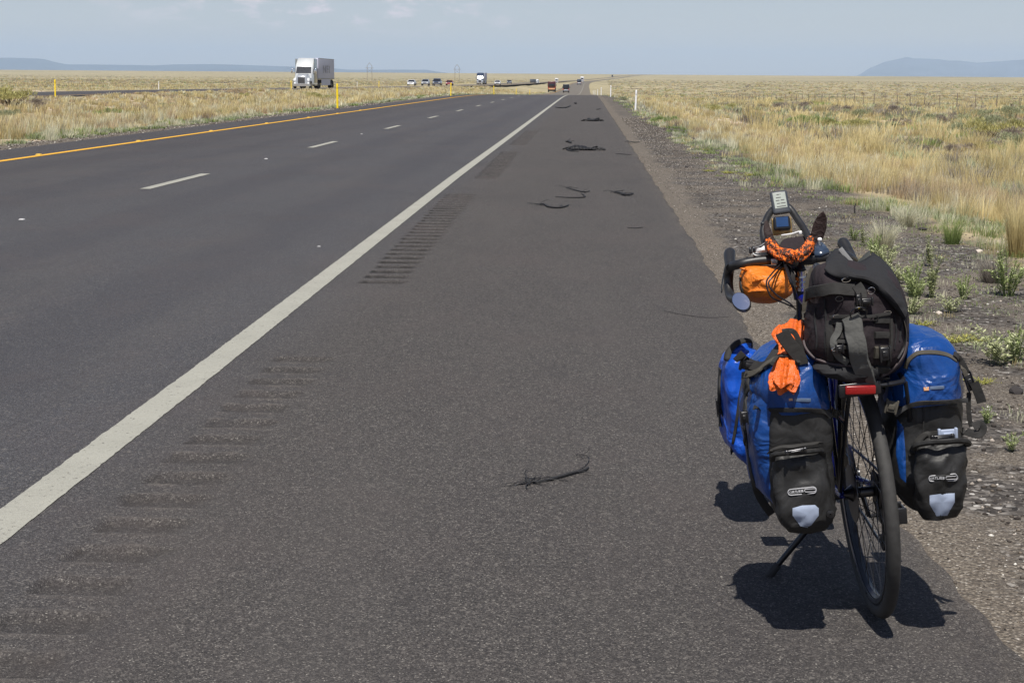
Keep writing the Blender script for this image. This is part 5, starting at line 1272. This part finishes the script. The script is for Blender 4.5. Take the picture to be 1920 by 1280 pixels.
buckle(BL_, 1405, 782, .020, .03, M['black_paint'], pl_, O, 'strap_buckle', .014, dflt=-.22)
ribbon(BL_, [(1381, 664), (1405, 684), (1432, 690), (1450, 672), (1468, 650)], .03, 'top_strap', M['strap'], pl_, O, off=.010, dflt=-.16)
ribbon(BL_, [(1398, 704), (1425, 700), (1440, 688), (1470, 672), (1492, 672)], .018, 'carry_strap', M['olive_strap'], pl_, O, off=.012, dflt=-.20)
buckle(BL_, 1410, 690, .05, .026, M['black_paint'], pl_, O, 'clip', .012, .3, dflt=-.18)
piece(lid.bvh(), [(1440, 722), (1502, 722), (1502, 768), (1440, 768)], 'lid_panel', M['blue_pvc'], ld, O, .0015)  # thin raised patch in the lid's own blue tarpaulin
piece(lid.bvh(), [(1479, 746.5), (1486, 746), (1487, 751), (1479, 751.5)], 'logo_mark', M['mirage_logo_orange'], ld, O, .003); piece(lid.bvh(), rrect(1504, 749.5, 33, 6.5, 1, .02), 'logo_strip', simple('faded_print', (.10, .14, .22), .5), ld, O, .0025)
# pocket roll-top
m = MB(); a, c = cast(PB, 1453, 853)[0], cast(PB, 1543, 848)[0]; mid = cast(PB, 1495, 850)[0]
m.tube(smooth_path([bl(1448, 864, -.300), bl(1451, 853, -.314), bl(1468, 850, -.325), bl(1500, 848, -.328), bl(1527, 845, -.325), bl(1540, 845, -.314), bl(1543, 856, -.300)], 5), [.004]+[.008]*29+[.004], 8, flat=.8); rt_ = m.build('roll_top', M['black_pvc'], pk)
buckle(None, 1492, 845, .055, .011, M['dark_steel'], pk, O, 'pocket_buckle', .0, R(-4), -.342)
ribbon(PB, [(1447, 852), (1468, 845), (1492, 843), (1520, 840), (1539, 838)], .012, 'pocket_strap', M['strap'], pk, O, off=.014, dflt=-.30)
logo(PB, 1504, 920, pk, O, R(-6))
piece(PB, [(1486, 952), (1504, 947), (1528, 946), (1535, 952), (1535, 966), (1517, 989), (1501, 986), (1486, 966)], 'reflector_patch', M['silver_patch'], pk, O, .002)
buckle(BL_, 1560, 776, .022, .022, M['olive_strap'], pl_, O, 'side_clip', .008, .4)
m = MB(); hq, hn = cast(BL_, 1556, 962); m.lathe([(.002, -.004), (.010, -.003), (.010, .003), (.002, .004)], hq+Vector((0, -.004, 0)), 'y', 16); m.build('lower_rivet', M['dark_steel'], pl_)

# ---------------------------------------------------------------- right rear pannier
pr_ = bag_root('rear_pannier', 'blue and black pannier on the right, with a silver buckle and loose straps', 'pannier', 'panniers on the bicycle')
bodyR = bag_rows([(745, 1668, 1812), (800, 1660, 1812), (860, 1661, 1812), (905, 1666, 1811), (930, 1680, 1808), (950, 1696, 1803, .015), (958, 1705, 1795, .03)], -.255, .04, ex=4.2, seed=11, wr=.007, wf=9, ydeep=-.16); bo = bodyR.build('body', M['black_pvc'], pr_)
lidR = bag_rows([(632, 1703, 1748, .06, -.04), (637, 1692, 1768, .045, -.03), (650, 1682, 1787, .02, -.01), (675, 1676, 1802, .01), (705, 1672, 1811, 0), (735, 1668, 1815, -.008), (752, 1664, 1816, -.012), (762, 1662, 1814, -.006)], -.268, .05, ex=3.4, seed=14, wr=.009, wf=9, ydeep=-.16); ldR = lidR.build('lid', M['blue_pvc'], pr_)
pocketR = bag_rows([(823, 1728, 1802, .035), (833, 1716, 1812, .012), (855, 1713, 1815), (900, 1714, 1813, -.006), (940, 1717, 1806, -.006), (958, 1722, 1802, .004), (973, 1735, 1793, .02)], -.318, -.25, ex=3.6, seed=13, wr=.007, ydeep=-.28, wf=17); pkR = pocketR.build('outer_pocket', M['black_pvc'], pr_)
ALL_R = MB(); [ALL_R.add(q.v, q.f) for q in (bodyR, pocketR, lidR)]; BR_ = ALL_R.bvh(); PR = pocketR.bvh(); LR = lidR.bvh()
ribbon(LR, [(1816, 750), (1790, 752), (1755, 754), (1729, 755), (1706, 760), (1690, 769), (1678, 779)], .012, 'lid_hem', M['black_pvc'], ldR, O, off=.003, dflt=-.26)
ribbon(LR, [(1698, 690), (1703, 676), (1718, 663), (1736, 660), (1760, 661), (1784, 669), (1804, 688), (1812, 705)], .011, 'lid_seam', M['olive_strap'], ldR, O, off=.002)
piece(bodyR.bvh(), [(1682, 785), (1694, 800), (1698, 850), (1699, 905), (1688, 895), (1680, 850)], 'blue_side_panel', M['blue_pvc'], bo, O, .002)
ribbon(bodyR.bvh(), [(1731, 762), (1732, 785), (1730, 812)], .004, 'seam', M['strap'], bo, O, off=.002)
piece(LR, [(1731, 726), (1742, 725), (1742, 732), (1732, 733)], 'logo_mark', M['mirage_logo_orange'], ldR, O, .003); piece(LR, [(1735, 725.5), (1739, 725), (1738, 728), (1736, 728)], 'logo_wing', M['logo_white'], ldR, O, .004); piece(LR, rrect(1757, 726.5, 27, 6, 1, -.06), 'logo_strip', simple('faded_print', (.10, .14, .22), .5), ldR, O, .0025)
buckle(LR, 1671, 762, .032, .03, M['olive_strap'], pr_, O, 'side_clip', .010, .3)
m = MB(); m.tube(smooth_path([bl(1713, 842, -.298), bl(1718, 834, -.314), bl(1745, 829, -.325), bl(1770, 828, -.328), bl(1797, 826, -.325), bl(1812, 828, -.312), bl(1816, 834, -.298)], 5), [.004]+[.009]*29+[.004], 8, flat=.8); m.build('roll_top', M['black_pvc'], pkR)
ribbon(BR_, [(1711, 851), (1722, 832), (1737, 818), (1757, 814), (1785, 813), (1806, 808), (1822, 812), (1836, 814), (1843, 804), (1838, 795), (1824, 800)], .020, 'pocket_strap', M['strap'], pkR, O, off=.009, dflt=-.30)
buckle(BR_, 1772, 810, .050, .028, M['silver_patch'], pkR, O, 'silver_buckle', .03, R(2))
buckle(PR, 1768, 829, .060, .014, M['black_paint'], pkR, O, 'pocket_clip', .016, R(2), -.325)
ribbon(LR, [(1786, 664), (1800, 676), (1810, 694), (1816, 712), (1820, 730)], .018, 'side_strap', M['strap'], pr_, O, off=.006, dflt=-.22)
buckle(None, 1818, 716, .022, .045, M['black_paint'], pr_, O, 'strap_buckle', 0, R(-15), -.23)
ribbon(None, [(1826, 716), (1832, 730), (1838, 745), (1841, 755)], .024, 'strap_tail', M['strap'], pr_, O, dflt=-.24)
ribbon(None, [(1817, 735), (1816, 760), (1818, 785), (1822, 800)], .012, 'hanging_strap', M['strap'], pr_, O, dflt=-.22)
logo(PR, 1768, 895, pkR, O, R(-3))
piece(PR, [(1743, 928), (1765, 925), (1790, 924), (1790, 941), (1776, 966), (1756, 967), (1743, 945)], 'reflector_patch', M['silver_patch'], pkR, O, .002)

# ---------------------------------------------------------------- front left pannier
pf_ = bag_root('front_pannier', 'bright blue front pannier seen behind the left rear pannier', 'pannier', 'panniers on the bicycle')
bf = bag_rows([(664, 1366, 1420, .03, -.04), (680, 1357, 1424, .01, -.02), (700, 1351, 1430), (731, 1348, 1440), (780, 1349, 1448), (825, 1353, 1452), (848, 1364, 1452), (868, 1384, 1448, .01), (877, 1396, 1440, .03)], .74, .98, ex=4, seed=21, wr=.007, wf=11); bo = bf.build('body', M['bright_blue_pvc'], pf_)
m = MB(); m.tube(smooth_path([bl(1363, 676, .78), bl(1366, 660, .80), bl(1378, 646, .82), bl(1392, 639, .84), bl(1406, 640, .86), bl(1407, 655, .86)], 5), [.006]+[.012]*24+[.006], 8, flat=.6); m.build('roll_top', M['strap'], pf_)
m = MB(); m.grid([[bl(1366, 668, .80), bl(1380, 664, .80), bl(1396, 661, .81), bl(1406, 662, .83)], [bl(1368, 660, .81), bl(1380, 651, .82), bl(1394, 645, .83), bl(1406, 644, .85)]]); m.build('top_fold', M['bright_blue_pvc'], pf_, mods=[('SOLIDIFY', dict(thickness=.006))])
BF = bf.bvh()
ribbon(BF, [(1352, 690), (1350, 720), (1350, 755), (1352, 800)], .018, 'edge_strap', M['strap'], pf_, O, off=.005, dflt=.8)
ribbon(BF, [(1372, 850), (1380, 800), (1388, 740), (1396, 700)], .01, 'closure_strap', M['strap'], pf_, O, off=.005, dflt=.76)
buckle(BF, 1351, 762, .018, .05, M['black_paint'], pf_, O, 'strap_buckle', .006, dflt=.78)

# ---------------------------------------------------------------- backpack
bp_ = bag_root('backpack', 'black backpack with an open flap strapped over the rear rack', 'backpack')
out = [(1516, 557), (1510, 600), (1507, 640), (1511, 665), (1530, 686), (1550, 702), (1575, 714), (1605, 720), (1631, 722), (1654, 706), (1675, 696), (1690, 684), (1699, 655), (1703, 610), (1698, 560), (1684, 528), (1662, 505), (1630, 497), (1600, 490), (1570, 486), (1545, 492), (1528, 500), (1519, 520)]
def puff(out, yr, ym, yf, bulge=(.0, .0), nseg=3, wr=.006, seed=0):
    fine = smooth_path([(p[0], p[1], 0) for p in out+[out[0]]], nseg)[:-1]; base = [bl(p.x, p.y, ym) for p in fine]; c = sum(base, Vector())/len(base); rings = []
    S = [(.05, yr), (.28, yr+.005), (.5, yr+.014), (.7, yr+.030), (.84, yr+.050), (.94, yr+.075), (1.0, ym), (1.0, ym+.06), (.97, (ym+yf)/2), (.86, yf-.05), (.66, yf-.015), (.3, yf)]
    for k, y in S:
        r = []
        for p in base:
            q = c+(p-c)*k; q.y = y; dy = max(0, y-ym); q.x += .13*dy; q.z -= .17*dy; n_ = noise.noise(q*13+Vector((seed, 0, 0)))+.5*noise.noise(q*30+Vector((seed, 3, 0))); q += Vector((0, -wr*n_*1.4, 0))+(p-c).normalized()*wr*n_*.5*(k > .8); r.append(q)
        rings.append(r)
    m = MB(); m.loft(rings); return m
pm = puff(out, -.345, -.22, .13, seed=4, wr=.011); pm.build('pack_body', M['pack'], bp_); PBV = pm.bvh()
# lower pouch rim
ribbon(PBV, [(1509, 638), (1513, 652), (1524, 665), (1540, 674), (1566, 682), (1607, 686)], .009, 'pouch_rim', simple('faded_binding', (.07, .055, .058), .8), bp_, O, off=.006)
ribbon(PBV, [(1698, 640), (1692, 665), (1680, 682), (1664, 696), (1650, 702)], .009, 'side_rim', simple('faded_binding', (.07, .055, .058), .8), bp_, O, off=.006)
pouch = bag_rows([(679, 1534, 1652, .035), (688, 1532, 1654, .01), (697, 1538, 1654), (708, 1556, 1648), (717, 1590, 1640, .015)], -.338, -.22, ex=4, seed=9, wr=.006, ydeep=-.28); pouch.build('lower_pouch', M['pack_flap'], bp_)
# harness and webbing
ribbon(PBV, [(1513, 556), (1522, 550), (1538, 545), (1565, 542), (1602, 545)], .030, 'cross_strap', M['strap'], bp_, O, off=.010)
ribbon(PBV, [(1596, 590), (1601, 610), (1606, 635), (1612, 665), (1622, 695), (1630, 716)], .046, 'hanging_webbing', M['grey_web'], bp_, O, off=.020, th=.004)
for i, dx in enumerate((-8, -2.5, 2.5, 8)): pass
for (y_, h_) in ((598, .024), (628, .016), (660, .030), (691, .020)):
    ribbon(PBV, [(1638, y_), (1650, y_-.5), (1664, y_)], h_, 'molle_strip', M['strap'] if y_ != 660 else M['olive_strap'], bp_, O, off=.008, th=.005)
for (y_, h_) in ((600, .020), (628, .018), (640, .010), (650, .010)):
    ribbon(PBV, [(1562, y_), (1575, y_), (1592, y_)], h_, 'molle_strip', M['strap'], bp_, O, off=.006, th=.004)
buckle(PBV, 1654, 660, .028, .034, M['black_paint'], bp_, O, 'side_buckle', .014)
buckle(PBV, 1622, 566, .036, .018, M['black_paint'], bp_, O, 'top_buckle', .016); buckle(PBV, 1608, 566, .014, .034, M['black_paint'], bp_, O, 'ladder_lock', .017); buckle(PBV, 1574, 652, .02, .02, M['black_paint'], bp_, O, 'small_buckle', .012)
ribbon(PBV, [(1604, 535), (1612, 548), (1614, 565), (1612, 582)], .028, 'centre_strap', M['strap'], bp_, O, off=.012, th=.004)
ribbon(PBV, [(1577, 604), (1573, 622), (1566, 640), (1574, 664), (1590, 676)], .018, 'loose_strap', M['grey_web'], bp_, O, off=.012, th=.003)
def dring(px, py, r, name='d_ring', mat='steel', wv_=.0016, tilt=0.0, off=.014, sq=1.0):
    q, nn = cast(PBV, px, py); q = q+nn*off; m = MB(); pts = [q+Vector((r*math.cos(a), -tilt*math.sin(a)*r, r*sq*math.sin(a))) for a in [2*math.pi*k/20 for k in range(21)]]; m.tube(pts, wv_, 6, False); m.build(name, M[mat], bp_)
dring(1608, 587, .0205, mat='dark_steel', tilt=.5, off=.024, wv_=.0018, sq=.8); dring(1628, 549, .009, 'key_ring', tilt=.6, off=.022, wv_=.0011); dring(1575, 559, .009, 'ring', 'dark_steel', off=.008, sq=.7, wv_=.0012); dring(1573, 591, .009, sq=.45, off=.010, wv_=.0011); dring(1660, 586, .009, sq=.45, off=.010, wv_=.0011); dring(1634, 596, .010, mat='dark_steel', sq=.6, off=.012, wv_=.0012); dring(1585, 531, .010, sq=.5, off=.012); dring(1571, 651, .007, sq=.6)
m = MB(); q, nn = cast(PBV, 1607, 578); m.box(q+nn*.03, (.006, .003, .0025)); m.build('yellow_stitch', M['yellow_paint'], bp_)
ribbon(PBV, [(1560, 593), (1590, 592), (1615, 594), (1640, 592), (1664, 588)], .008, 'chest_strap', M['strap'], bp_, O, off=.014)
for pts_ in ([(1530, 575), (1528, 600), (1532, 630), (1531, 655)], [(1546, 560), (1549, 600), (1547, 640), (1550, 668)], [(1676, 590), (1680, 620), (1676, 655)], [(1690, 605), (1686, 640)]): ribbon(PBV, pts_, .004, 'seam', M['pack_flap'], bp_, O, off=.002, th=.003)
ribbon(PBV, [(1556, 600), (1557, 640), (1558, 676)], .02, 'compression_strap', M['strap'], bp_, O, off=.004, th=.003)
ribbon(PBV, [(1669, 596), (1670, 640), (1664, 684)], .008, 'compression_strap', M['strap'], bp_, O, off=.005, th=.003)
# side opening line on the right, zip
ribbon(PBV, [(1692, 600), (1697, 625), (1694, 650), (1682, 672)], .004, 'zip', M['dark_steel'], bp_, O, off=.004)
# flap
hem = [(1547, 508), (1553, 516), (1568, 523), (1584, 527), (1603, 526), (1621, 527), (1642, 541), (1660, 556), (1674, 570), (1686, 588), (1697, 606)]
top_ = [(1549, 489), (1560, 475), (1571, 467), (1583, 476), (1593, 487), (1604, 496), (1622, 488), (1640, 478), (1662, 495), (1680, 520), (1700, 575)]
midc = [(1549, 498), (1557, 494), (1570, 492), (1583, 499), (1597, 507), (1616, 510), (1634, 512), (1650, 520), (1668, 535), (1685, 556), (1703, 592)]
n_ = 40
def seq(l, y, n_=n_, n0=8):
    p = smooth_path([(a[0], a[1], 0) for a in l], n0); idx = [int(round(k*(len(p)-1)/(n_-1))) for k in range(n_)]
    return [bl(p[i].x, p[i].y, y if not callable(y) else y(k/(n_-1))) for k, i in enumerate(idx)]
m = MB(); rows = []
def seqc(l, off, n_=n_, n0=8):
    p = smooth_path([(a[0], a[1], 0) for a in l], n0); idx = [int(round(k*(len(p)-1)/(n_-1))) for k in range(n_)]; o_ = []
    for i in idx:
        h, nn = cast(PBV, min(p[i].x, 1690), p[i].y, -.24); o_.append(bl(p[i].x, p[i].y, h.y-off))
    return [sum((o_[min(max(i+d, 0), n_-1)] for d in (-2, -1, 0, 1, 2)), Vector())/5 for i in range(n_)]
H1 = seqc(hem, .010); M1 = seqc(midc, .018); T1 = seq(top_, -.13)
H0 = []
for j in range(13):
    t = j/12; row = []
    for a, c, d in zip(H1, M1, T1):
        q = a*(1-t)**2+(c*2-(a+d)*.5)*2*t*(1-t)+d*t*t; q = q+Vector((0, -.012*noise.noise(q*11)-.005*noise.noise(q*27), .006*noise.noise(q*14+Vector((3, 3, 3))))); row.append(q)
    rows.append(row)
m.grid(rows); fl = m.build('flap', M['pack_flap'], bp_, mods=[('SOLIDIFY', dict(thickness=.005, offset=0))])
# the standing peak of the flap and its dark inside
m = MB(); pkp = bl(1634, 464, -.10)
m.grid([[bl(1602, 494, -.12), bl(1612, 484, -.11), bl(1622, 474, -.10), pkp], [bl(1606, 503, -.17), bl(1614, 500, -.165), bl(1622, 497, -.15), bl(1630, 482, -.12)], [bl(1612, 509, -.19), bl(1618, 512, -.2), bl(1624, 514, -.2), bl(1627, 505, -.18)]]); m.build('flap_inside', simple('flap_lining', (.03, .034, .032), .8), fl, mods=[('SOLIDIFY', dict(thickness=.003)), ('SUBSURF', dict(levels=2, render_levels=2))])
m = MB(); m.grid([[pkp, bl(1648, 480, -.12), bl(1663, 500, -.14), bl(1678, 522, -.15)], [bl(1630, 490, -.16), bl(1643, 500, -.19), bl(1656, 514, -.20), bl(1672, 536, -.2)], [bl(1627, 516, -.22), bl(1640, 520, -.24), bl(1652, 530, -.25), bl(1668, 548, -.25)]]); m.build('flap_peak', M['pack_flap'], fl, mods=[('SOLIDIFY', dict(thickness=.004)), ('SUBSURF', dict(levels=2, render_levels=2))])
ribbon(None, [(1575, 465), (1584, 477), (1594, 489), (1606, 503)], .012, 'reflective_trim', simple('grey_trim', (.28, .28, .28), .6), fl, O, dflt=-.19)
# left shoulder strap
ribbon(PBV, [(1524, 502), (1516, 520), (1512, 545), (1508, 575), (1511, 600)], .012, 'shoulder_strap', M['olive_strap'], bp_, O, off=.01, dflt=-.12)
buckle(None, 1514, 600, .012, .016, M['dark_steel'], bp_, O, 'strap_hook', 0, 0, -.2)

# ---------------------------------------------------------------- orange bundle strapped on the left pannier
ob_ = bag_root('rolled_tent_bag', 'crumpled orange bag strapped on top of the left rear pannier', 'stuff sack')
def pleated(pts, rad, y, ridges=9, amp=.16, name='b', n=54, seed=0, flat=.6):
    path = smooth_path([bl(p[0], p[1], yy) for p, yy in zip(pts, y)], 6); N = len(path); rr = np.interp(np.linspace(0, len(rad)-1, N), range(len(rad)), rad); m = MB(); rings = []
    for i, p in enumerate(path):
        t = (path[min(i+1, N-1)]-path[max(i-1, 0)]).normalized(); a = (Vector((1, 0, 0))-t*t.x).normalized(); b_ = t.cross(a); ring = []
        for k in range(n):
            th = 2*math.pi*k/n; q = rr[i]*(1+amp*math.sin(th*ridges+.6*math.sin(i*.35+seed))+.10*noise.noise(Vector((math.cos(th)*2, math.sin(th)*2, i*.25+seed)))); ring.append(p+a*q*math.cos(th)+b_*q*math.sin(th)*flat)
        rings.append(ring)
    for which in (0, -1):
        base = rings[which]; c = sum(base, Vector())/n; tt = (path[which]-path[1 if which == 0 else -2]).normalized(); ex_ = []
        for kk, hh in ((.86, .35), (.55, .25), (.2, .1)):
            ex_.append([c+(p-c)*kk+tt*rr[which]*hh*(1+.8*math.sin(j*2*math.pi*ridges/n*.5+seed)) for j, p in enumerate(base)])
        rings = (ex_[::-1]+rings) if which == 0 else rings+ex_
    m.loft(rings); return m
m = pleated([(1474, 668), (1473, 690), (1470, 712), (1469, 722)], [.020, .027, .034, .033], [-.235, -.265, -.285, -.295], 9, .19); m.build('lower_folds', M['orange_rip'], ob_)
OB1 = m.bvh()
m = pleated([(1476, 672), (1482, 650), (1488, 628), (1490, 608)], [.020, .027, .031, .022], [-.235, -.2, -.15, -.10], 8, .16, seed=3); m.build('upper_folds', M['orange_rip'], ob_)
m = pleated([(1468, 640), (1465, 628), (1470, 615)], [.016, .023, .016], [-.17, -.15, -.13], 6, .16, seed=5); m.build('side_fold', M['orange_rip'], ob_)
ribbon(OB1, [(1446, 684), (1456, 672), (1470, 668), (1488, 672), (1499, 680)], .010, 'cinch_cord', M['strap'], ob_, O, off=.005, dflt=-.28)
ribbon(None, [(1466, 622), (1472, 634), (1484, 650), (1498, 668), (1503, 684)], .036, 'wide_strap', M['strap'], ob_, O, dflt=-.262, th=.003)
ribbon(None, [(1466, 622), (1480, 620), (1490, 624), (1498, 640), (1504, 660)], .014, 'strap_fold', M['strap'], ob_, O, dflt=-.235, th=.003)

# ---------------------------------------------------------------- orange dry bag under the handlebar
db = bag_root('dry_bag', 'plump orange dry bag hanging below the left handlebar', 'dry bag')
out = [(1387, 515), (1386, 535), (1392, 552), (1403, 563), (1420, 568), (1445, 568), (1470, 561), (1486, 550), (1490, 530), (1488, 508), (1470, 499), (1440, 497), (1410, 497), (1394, 499)]
m = puff(out, .70, .80, .98, seed=30, wr=.006); m.build('bag_body', M['orange'], db); DB = m.bvh()
ribbon(DB, [(1389, 520), (1391, 540), (1397, 556)], .010, 'end_strap', M['strap'], db, O, off=.004, dflt=.76); ribbon(DB, [(1478, 498), (1484, 515), (1487, 540)], .018, 'bar_strap', M['strap'], db, O, off=.006, dflt=.72)
for i, (pp, seed) in enumerate(((((1388, 503), (1400, 505), (1416, 500)), 1), (((1410, 529), (1422, 524), (1434, 523)), 2), (((1402, 548), (1420, 544), (1436, 545)), 3))):
    pts = [cast(DB, *p, .75) for p in pp]; m = MB(); m.tube(smooth_path([q+n2*-.001 for q, n2 in pts], 6), [.002, .004, .006, .008, .009, .010, .010, .009, .008, .006, .005, .003, .001], 10, flat=.6); m.build('fold', M['orange'], db)

# ---------------------------------------------------------------- bandana, pouch, white bag, computers
bd = bag_root('bandana', 'orange and black bandana tied round the handlebar with two pointed ends', 'bandana')
m = pleated([(1442, 452), (1449, 466), (1464, 476), (1484, 481), (1500, 478), (1513, 466), (1520, 448)], [.014, .018, .019, .021, .020, .018, .012], [.80, .77, .75, .745, .75, .77, .79], 5, .13, seed=2, flat=.9); m.build('tied_cloth', M['bandana'], bd)
M['dark_cloth'] = cloth('dark_bandana_end', (.022, .012, .011), .7, 900, 30, .4, .3)
def leaf(pts, rads, ys, name):
    path = smooth_path([bl(p[0], p[1], y) for p, y in zip(pts, ys)], 6); N = len(path); rr = list(np.interp(np.linspace(0, len(rads)-1, N), range(len(rads)), rads)); m = MB(); m.tube(path, rr, 14, flat=.95); ob = m.build(name, M['dark_cloth'], bd); return ob
def leaf2(pts, rads, ys, name):
    path = smooth_path([bl(p[0], p[1], y) for p, y in zip(pts, ys)], 6); N = len(path); rr = np.interp(np.linspace(0, len(rads)-1, N), range(len(rads)), rads); m = MB(); rings = []
    for i, p in enumerate(path):
        t = (path[min(i+1, N-1)]-path[max(i-1, 0)]).normalized(); a = (Vector((1, 0, 0))-t*t.x).normalized(); b_ = t.cross(a)
        rings.append([p+a*rr[i]*math.cos(2*math.pi*k/18)+b_*rr[i]*.35*math.sin(2*math.pi*k/18) for k in range(18)])
    m.loft(rings); return m.build(name, M['dark_cloth'], bd)
leaf2([(1543, 397), (1541, 408), (1537, 425), (1531, 445), (1526, 462), (1522, 474)], [.002, .016, .0225, .021, .012, .009], [.78, .785, .79, .79, .785, .78], 'pointed_end')
leaf2([(1437, 414), (1438, 430), (1443, 445), (1452, 458), (1463, 466)], [.004, .012, .013, .012, .007], [.82, .81, .80, .785, .77], 'pointed_end')
po = bag_root('map_pouch', 'flat black pouch with a white edge behind the bandana', 'pouch')
m = MB(); m.grid([[bl(1458, 470, .82), bl(1478, 474, .82), bl(1498, 473, .82), bl(1512, 466, .82)], [bl(1462, 455, .85), bl(1482, 457, .85), bl(1500, 455, .85), bl(1512, 450, .85)], [bl(1468, 443, .88), bl(1485, 442, .88), bl(1500, 439, .88), bl(1510, 437, .88)]]); m.build('pouch_body', M['pack'], po, mods=[('SOLIDIFY', dict(thickness=.02)), ('SUBSURF', dict(levels=2, render_levels=2))])
m = MB(); m.tube(smooth_path([bl(1465, 441, .89), bl(1485, 438, .89), bl(1500, 434, .89), bl(1510, 440, .89)], 4), .0022, 6); m.box(bl(1503, 436, .885), (.018, .01, .012), bev=.003); m.build('white_edge', M['white_plastic'], po)
wb = bag_root('white_packet', 'small crumpled white packet left of the bandana', 'packet')
m = puff([(1409, 462), (1408, 474), (1413, 479), (1430, 478), (1447, 476), (1449, 466), (1442, 455), (1434, 453), (1424, 460)], .79, .81, .85, seed=50, wr=.003); m.build('packet_body', M['white_plastic'], wb)
m = MB(); m.box(bl(1407, 470, .80), (.008, .02, .02), bev=.003); m.box(bl(1414, 468, .785), (.01, .01, .018), bev=.003); m.build('packet_clip', M['dark_steel'], wb)
tc_ = bag_root('phone_case', 'dark glossy blue case lying right of the bandana', 'case')
m = MB(); m.grid([[bl(1527, 474, .60), bl(1540, 474, .60), bl(1554, 468, .60)], [bl(1528, 462, .68), bl(1538, 460, .68), bl(1548, 460, .68)], [bl(1529, 455, .72), bl(1536, 452, .72), bl(1543, 455, .72)]]); m.build('case_body', simple('glossy_blue_grey', (.03, .045, .075), .2, 0, .2), tc_, mods=[('SOLIDIFY', dict(thickness=.015))])
m = MB(); m.box(bl(1537, 449, .74), (.014, .014, .012), bev=.005); m.build('white_cap', M['white_plastic'], tc_)
gp = bag_root('bike_computer', 'small grey bike computer with a lit grey screen on the top bar', 'bike computer')
def device(root, px, py, wp_, hp_, y, tilt, casem, screenm, rows, name, rotz=-.1, rim=.8):
    c = bl(px, py, y); s = (bl(px+1, py, y)-c).length; W_, Hh_ = wp_*s, hp_*s/math.cos(tilt)*.98; Rm = Matrix.Rotation(rotz*-1.0, 3, 'Y') @ Matrix.Rotation(-tilt, 3, 'X')
    m = MB(); m.box(c, (W_, .018, Hh_), Rm, .009); cs = m.build('casing', casem, root)
    n_ = Rm @ Vector((0, -1, 0)); m = MB(); sc_ = c+n_*.0098+Rm @ Vector((0, 0, Hh_*.06)); m.box(sc_, (W_*.70, .001, Hh_*rim*.82), Rm); sobj = m.build('screen', screenm, root)
    if rows:
        m = MB()
        for i, (r, segs) in enumerate(rows):
            for (a0, a1) in segs: m.box(sc_+n_*.0009+Rm @ Vector((W_*.70*((a0+a1)/2-.5), 0, Hh_*rim*.82*(.5-r))), (W_*.7*(a1-a0), .0004, .0028), Rm)
        m.build('screen_digits', M['logo_black'], sobj)
    return cs
M['lcd'] = simple('lcd_screen', (.27, .30, .27), .3, 0, .05); M['lcd_dark'] = simple('dark_screen', (.02, .05, .13), .15, 0, .1); M['casing'] = simple('device_casing', (.045, .05, .06), .4)
device(gp, 1462.5, 380, 33, 43, .955, R(25), M['casing'], M['lcd'], [(.12, [(.3, .5), (.55, .62)]), (.32, [(.2, .6)]), (.5, [(.15, .45), (.55, .85)]), (.7, [(.2, .45), (.5, .9)]), (.9, [(.15, .9)])], 'g', .03)
gd = bag_root('gps_device', 'small dark device with a blue screen below the bike computer', 'device')
device(gd, 1466, 419, 32, 27, .90, R(20), M['black_paint'], M['lcd_dark'], None, 'd', -.05)
m = MB(); m.box(bl(1466, 424, .915), (.064, .012, .055), bev=.003); m.build('brass_frame', simple('brass_frame', (.35, .24, .10), .4, .5), gd)

# ------------------------------------------------------------------ the air
hz = MB(); zt = 900; hz.box((0, 25000, (zt-45)/2), (56000, 51000, zt+45))
b = NB('haze_air'); vp = b.n('ShaderNodeVolumePrincipled'); vp.inputs['Color'].default_value = (.58, .75, 1, 1); vp.inputs['Density'].default_value = 3.9e-5; vp.inputs['Anisotropy'].default_value = .1
b.t.nodes.remove(b.b); b.l(vp.outputs[0], b.t.nodes['Material Output'].inputs['Volume'])
ho = hz.build('haze', b.m, smooth=False); ho['kind'] = 'stuff'
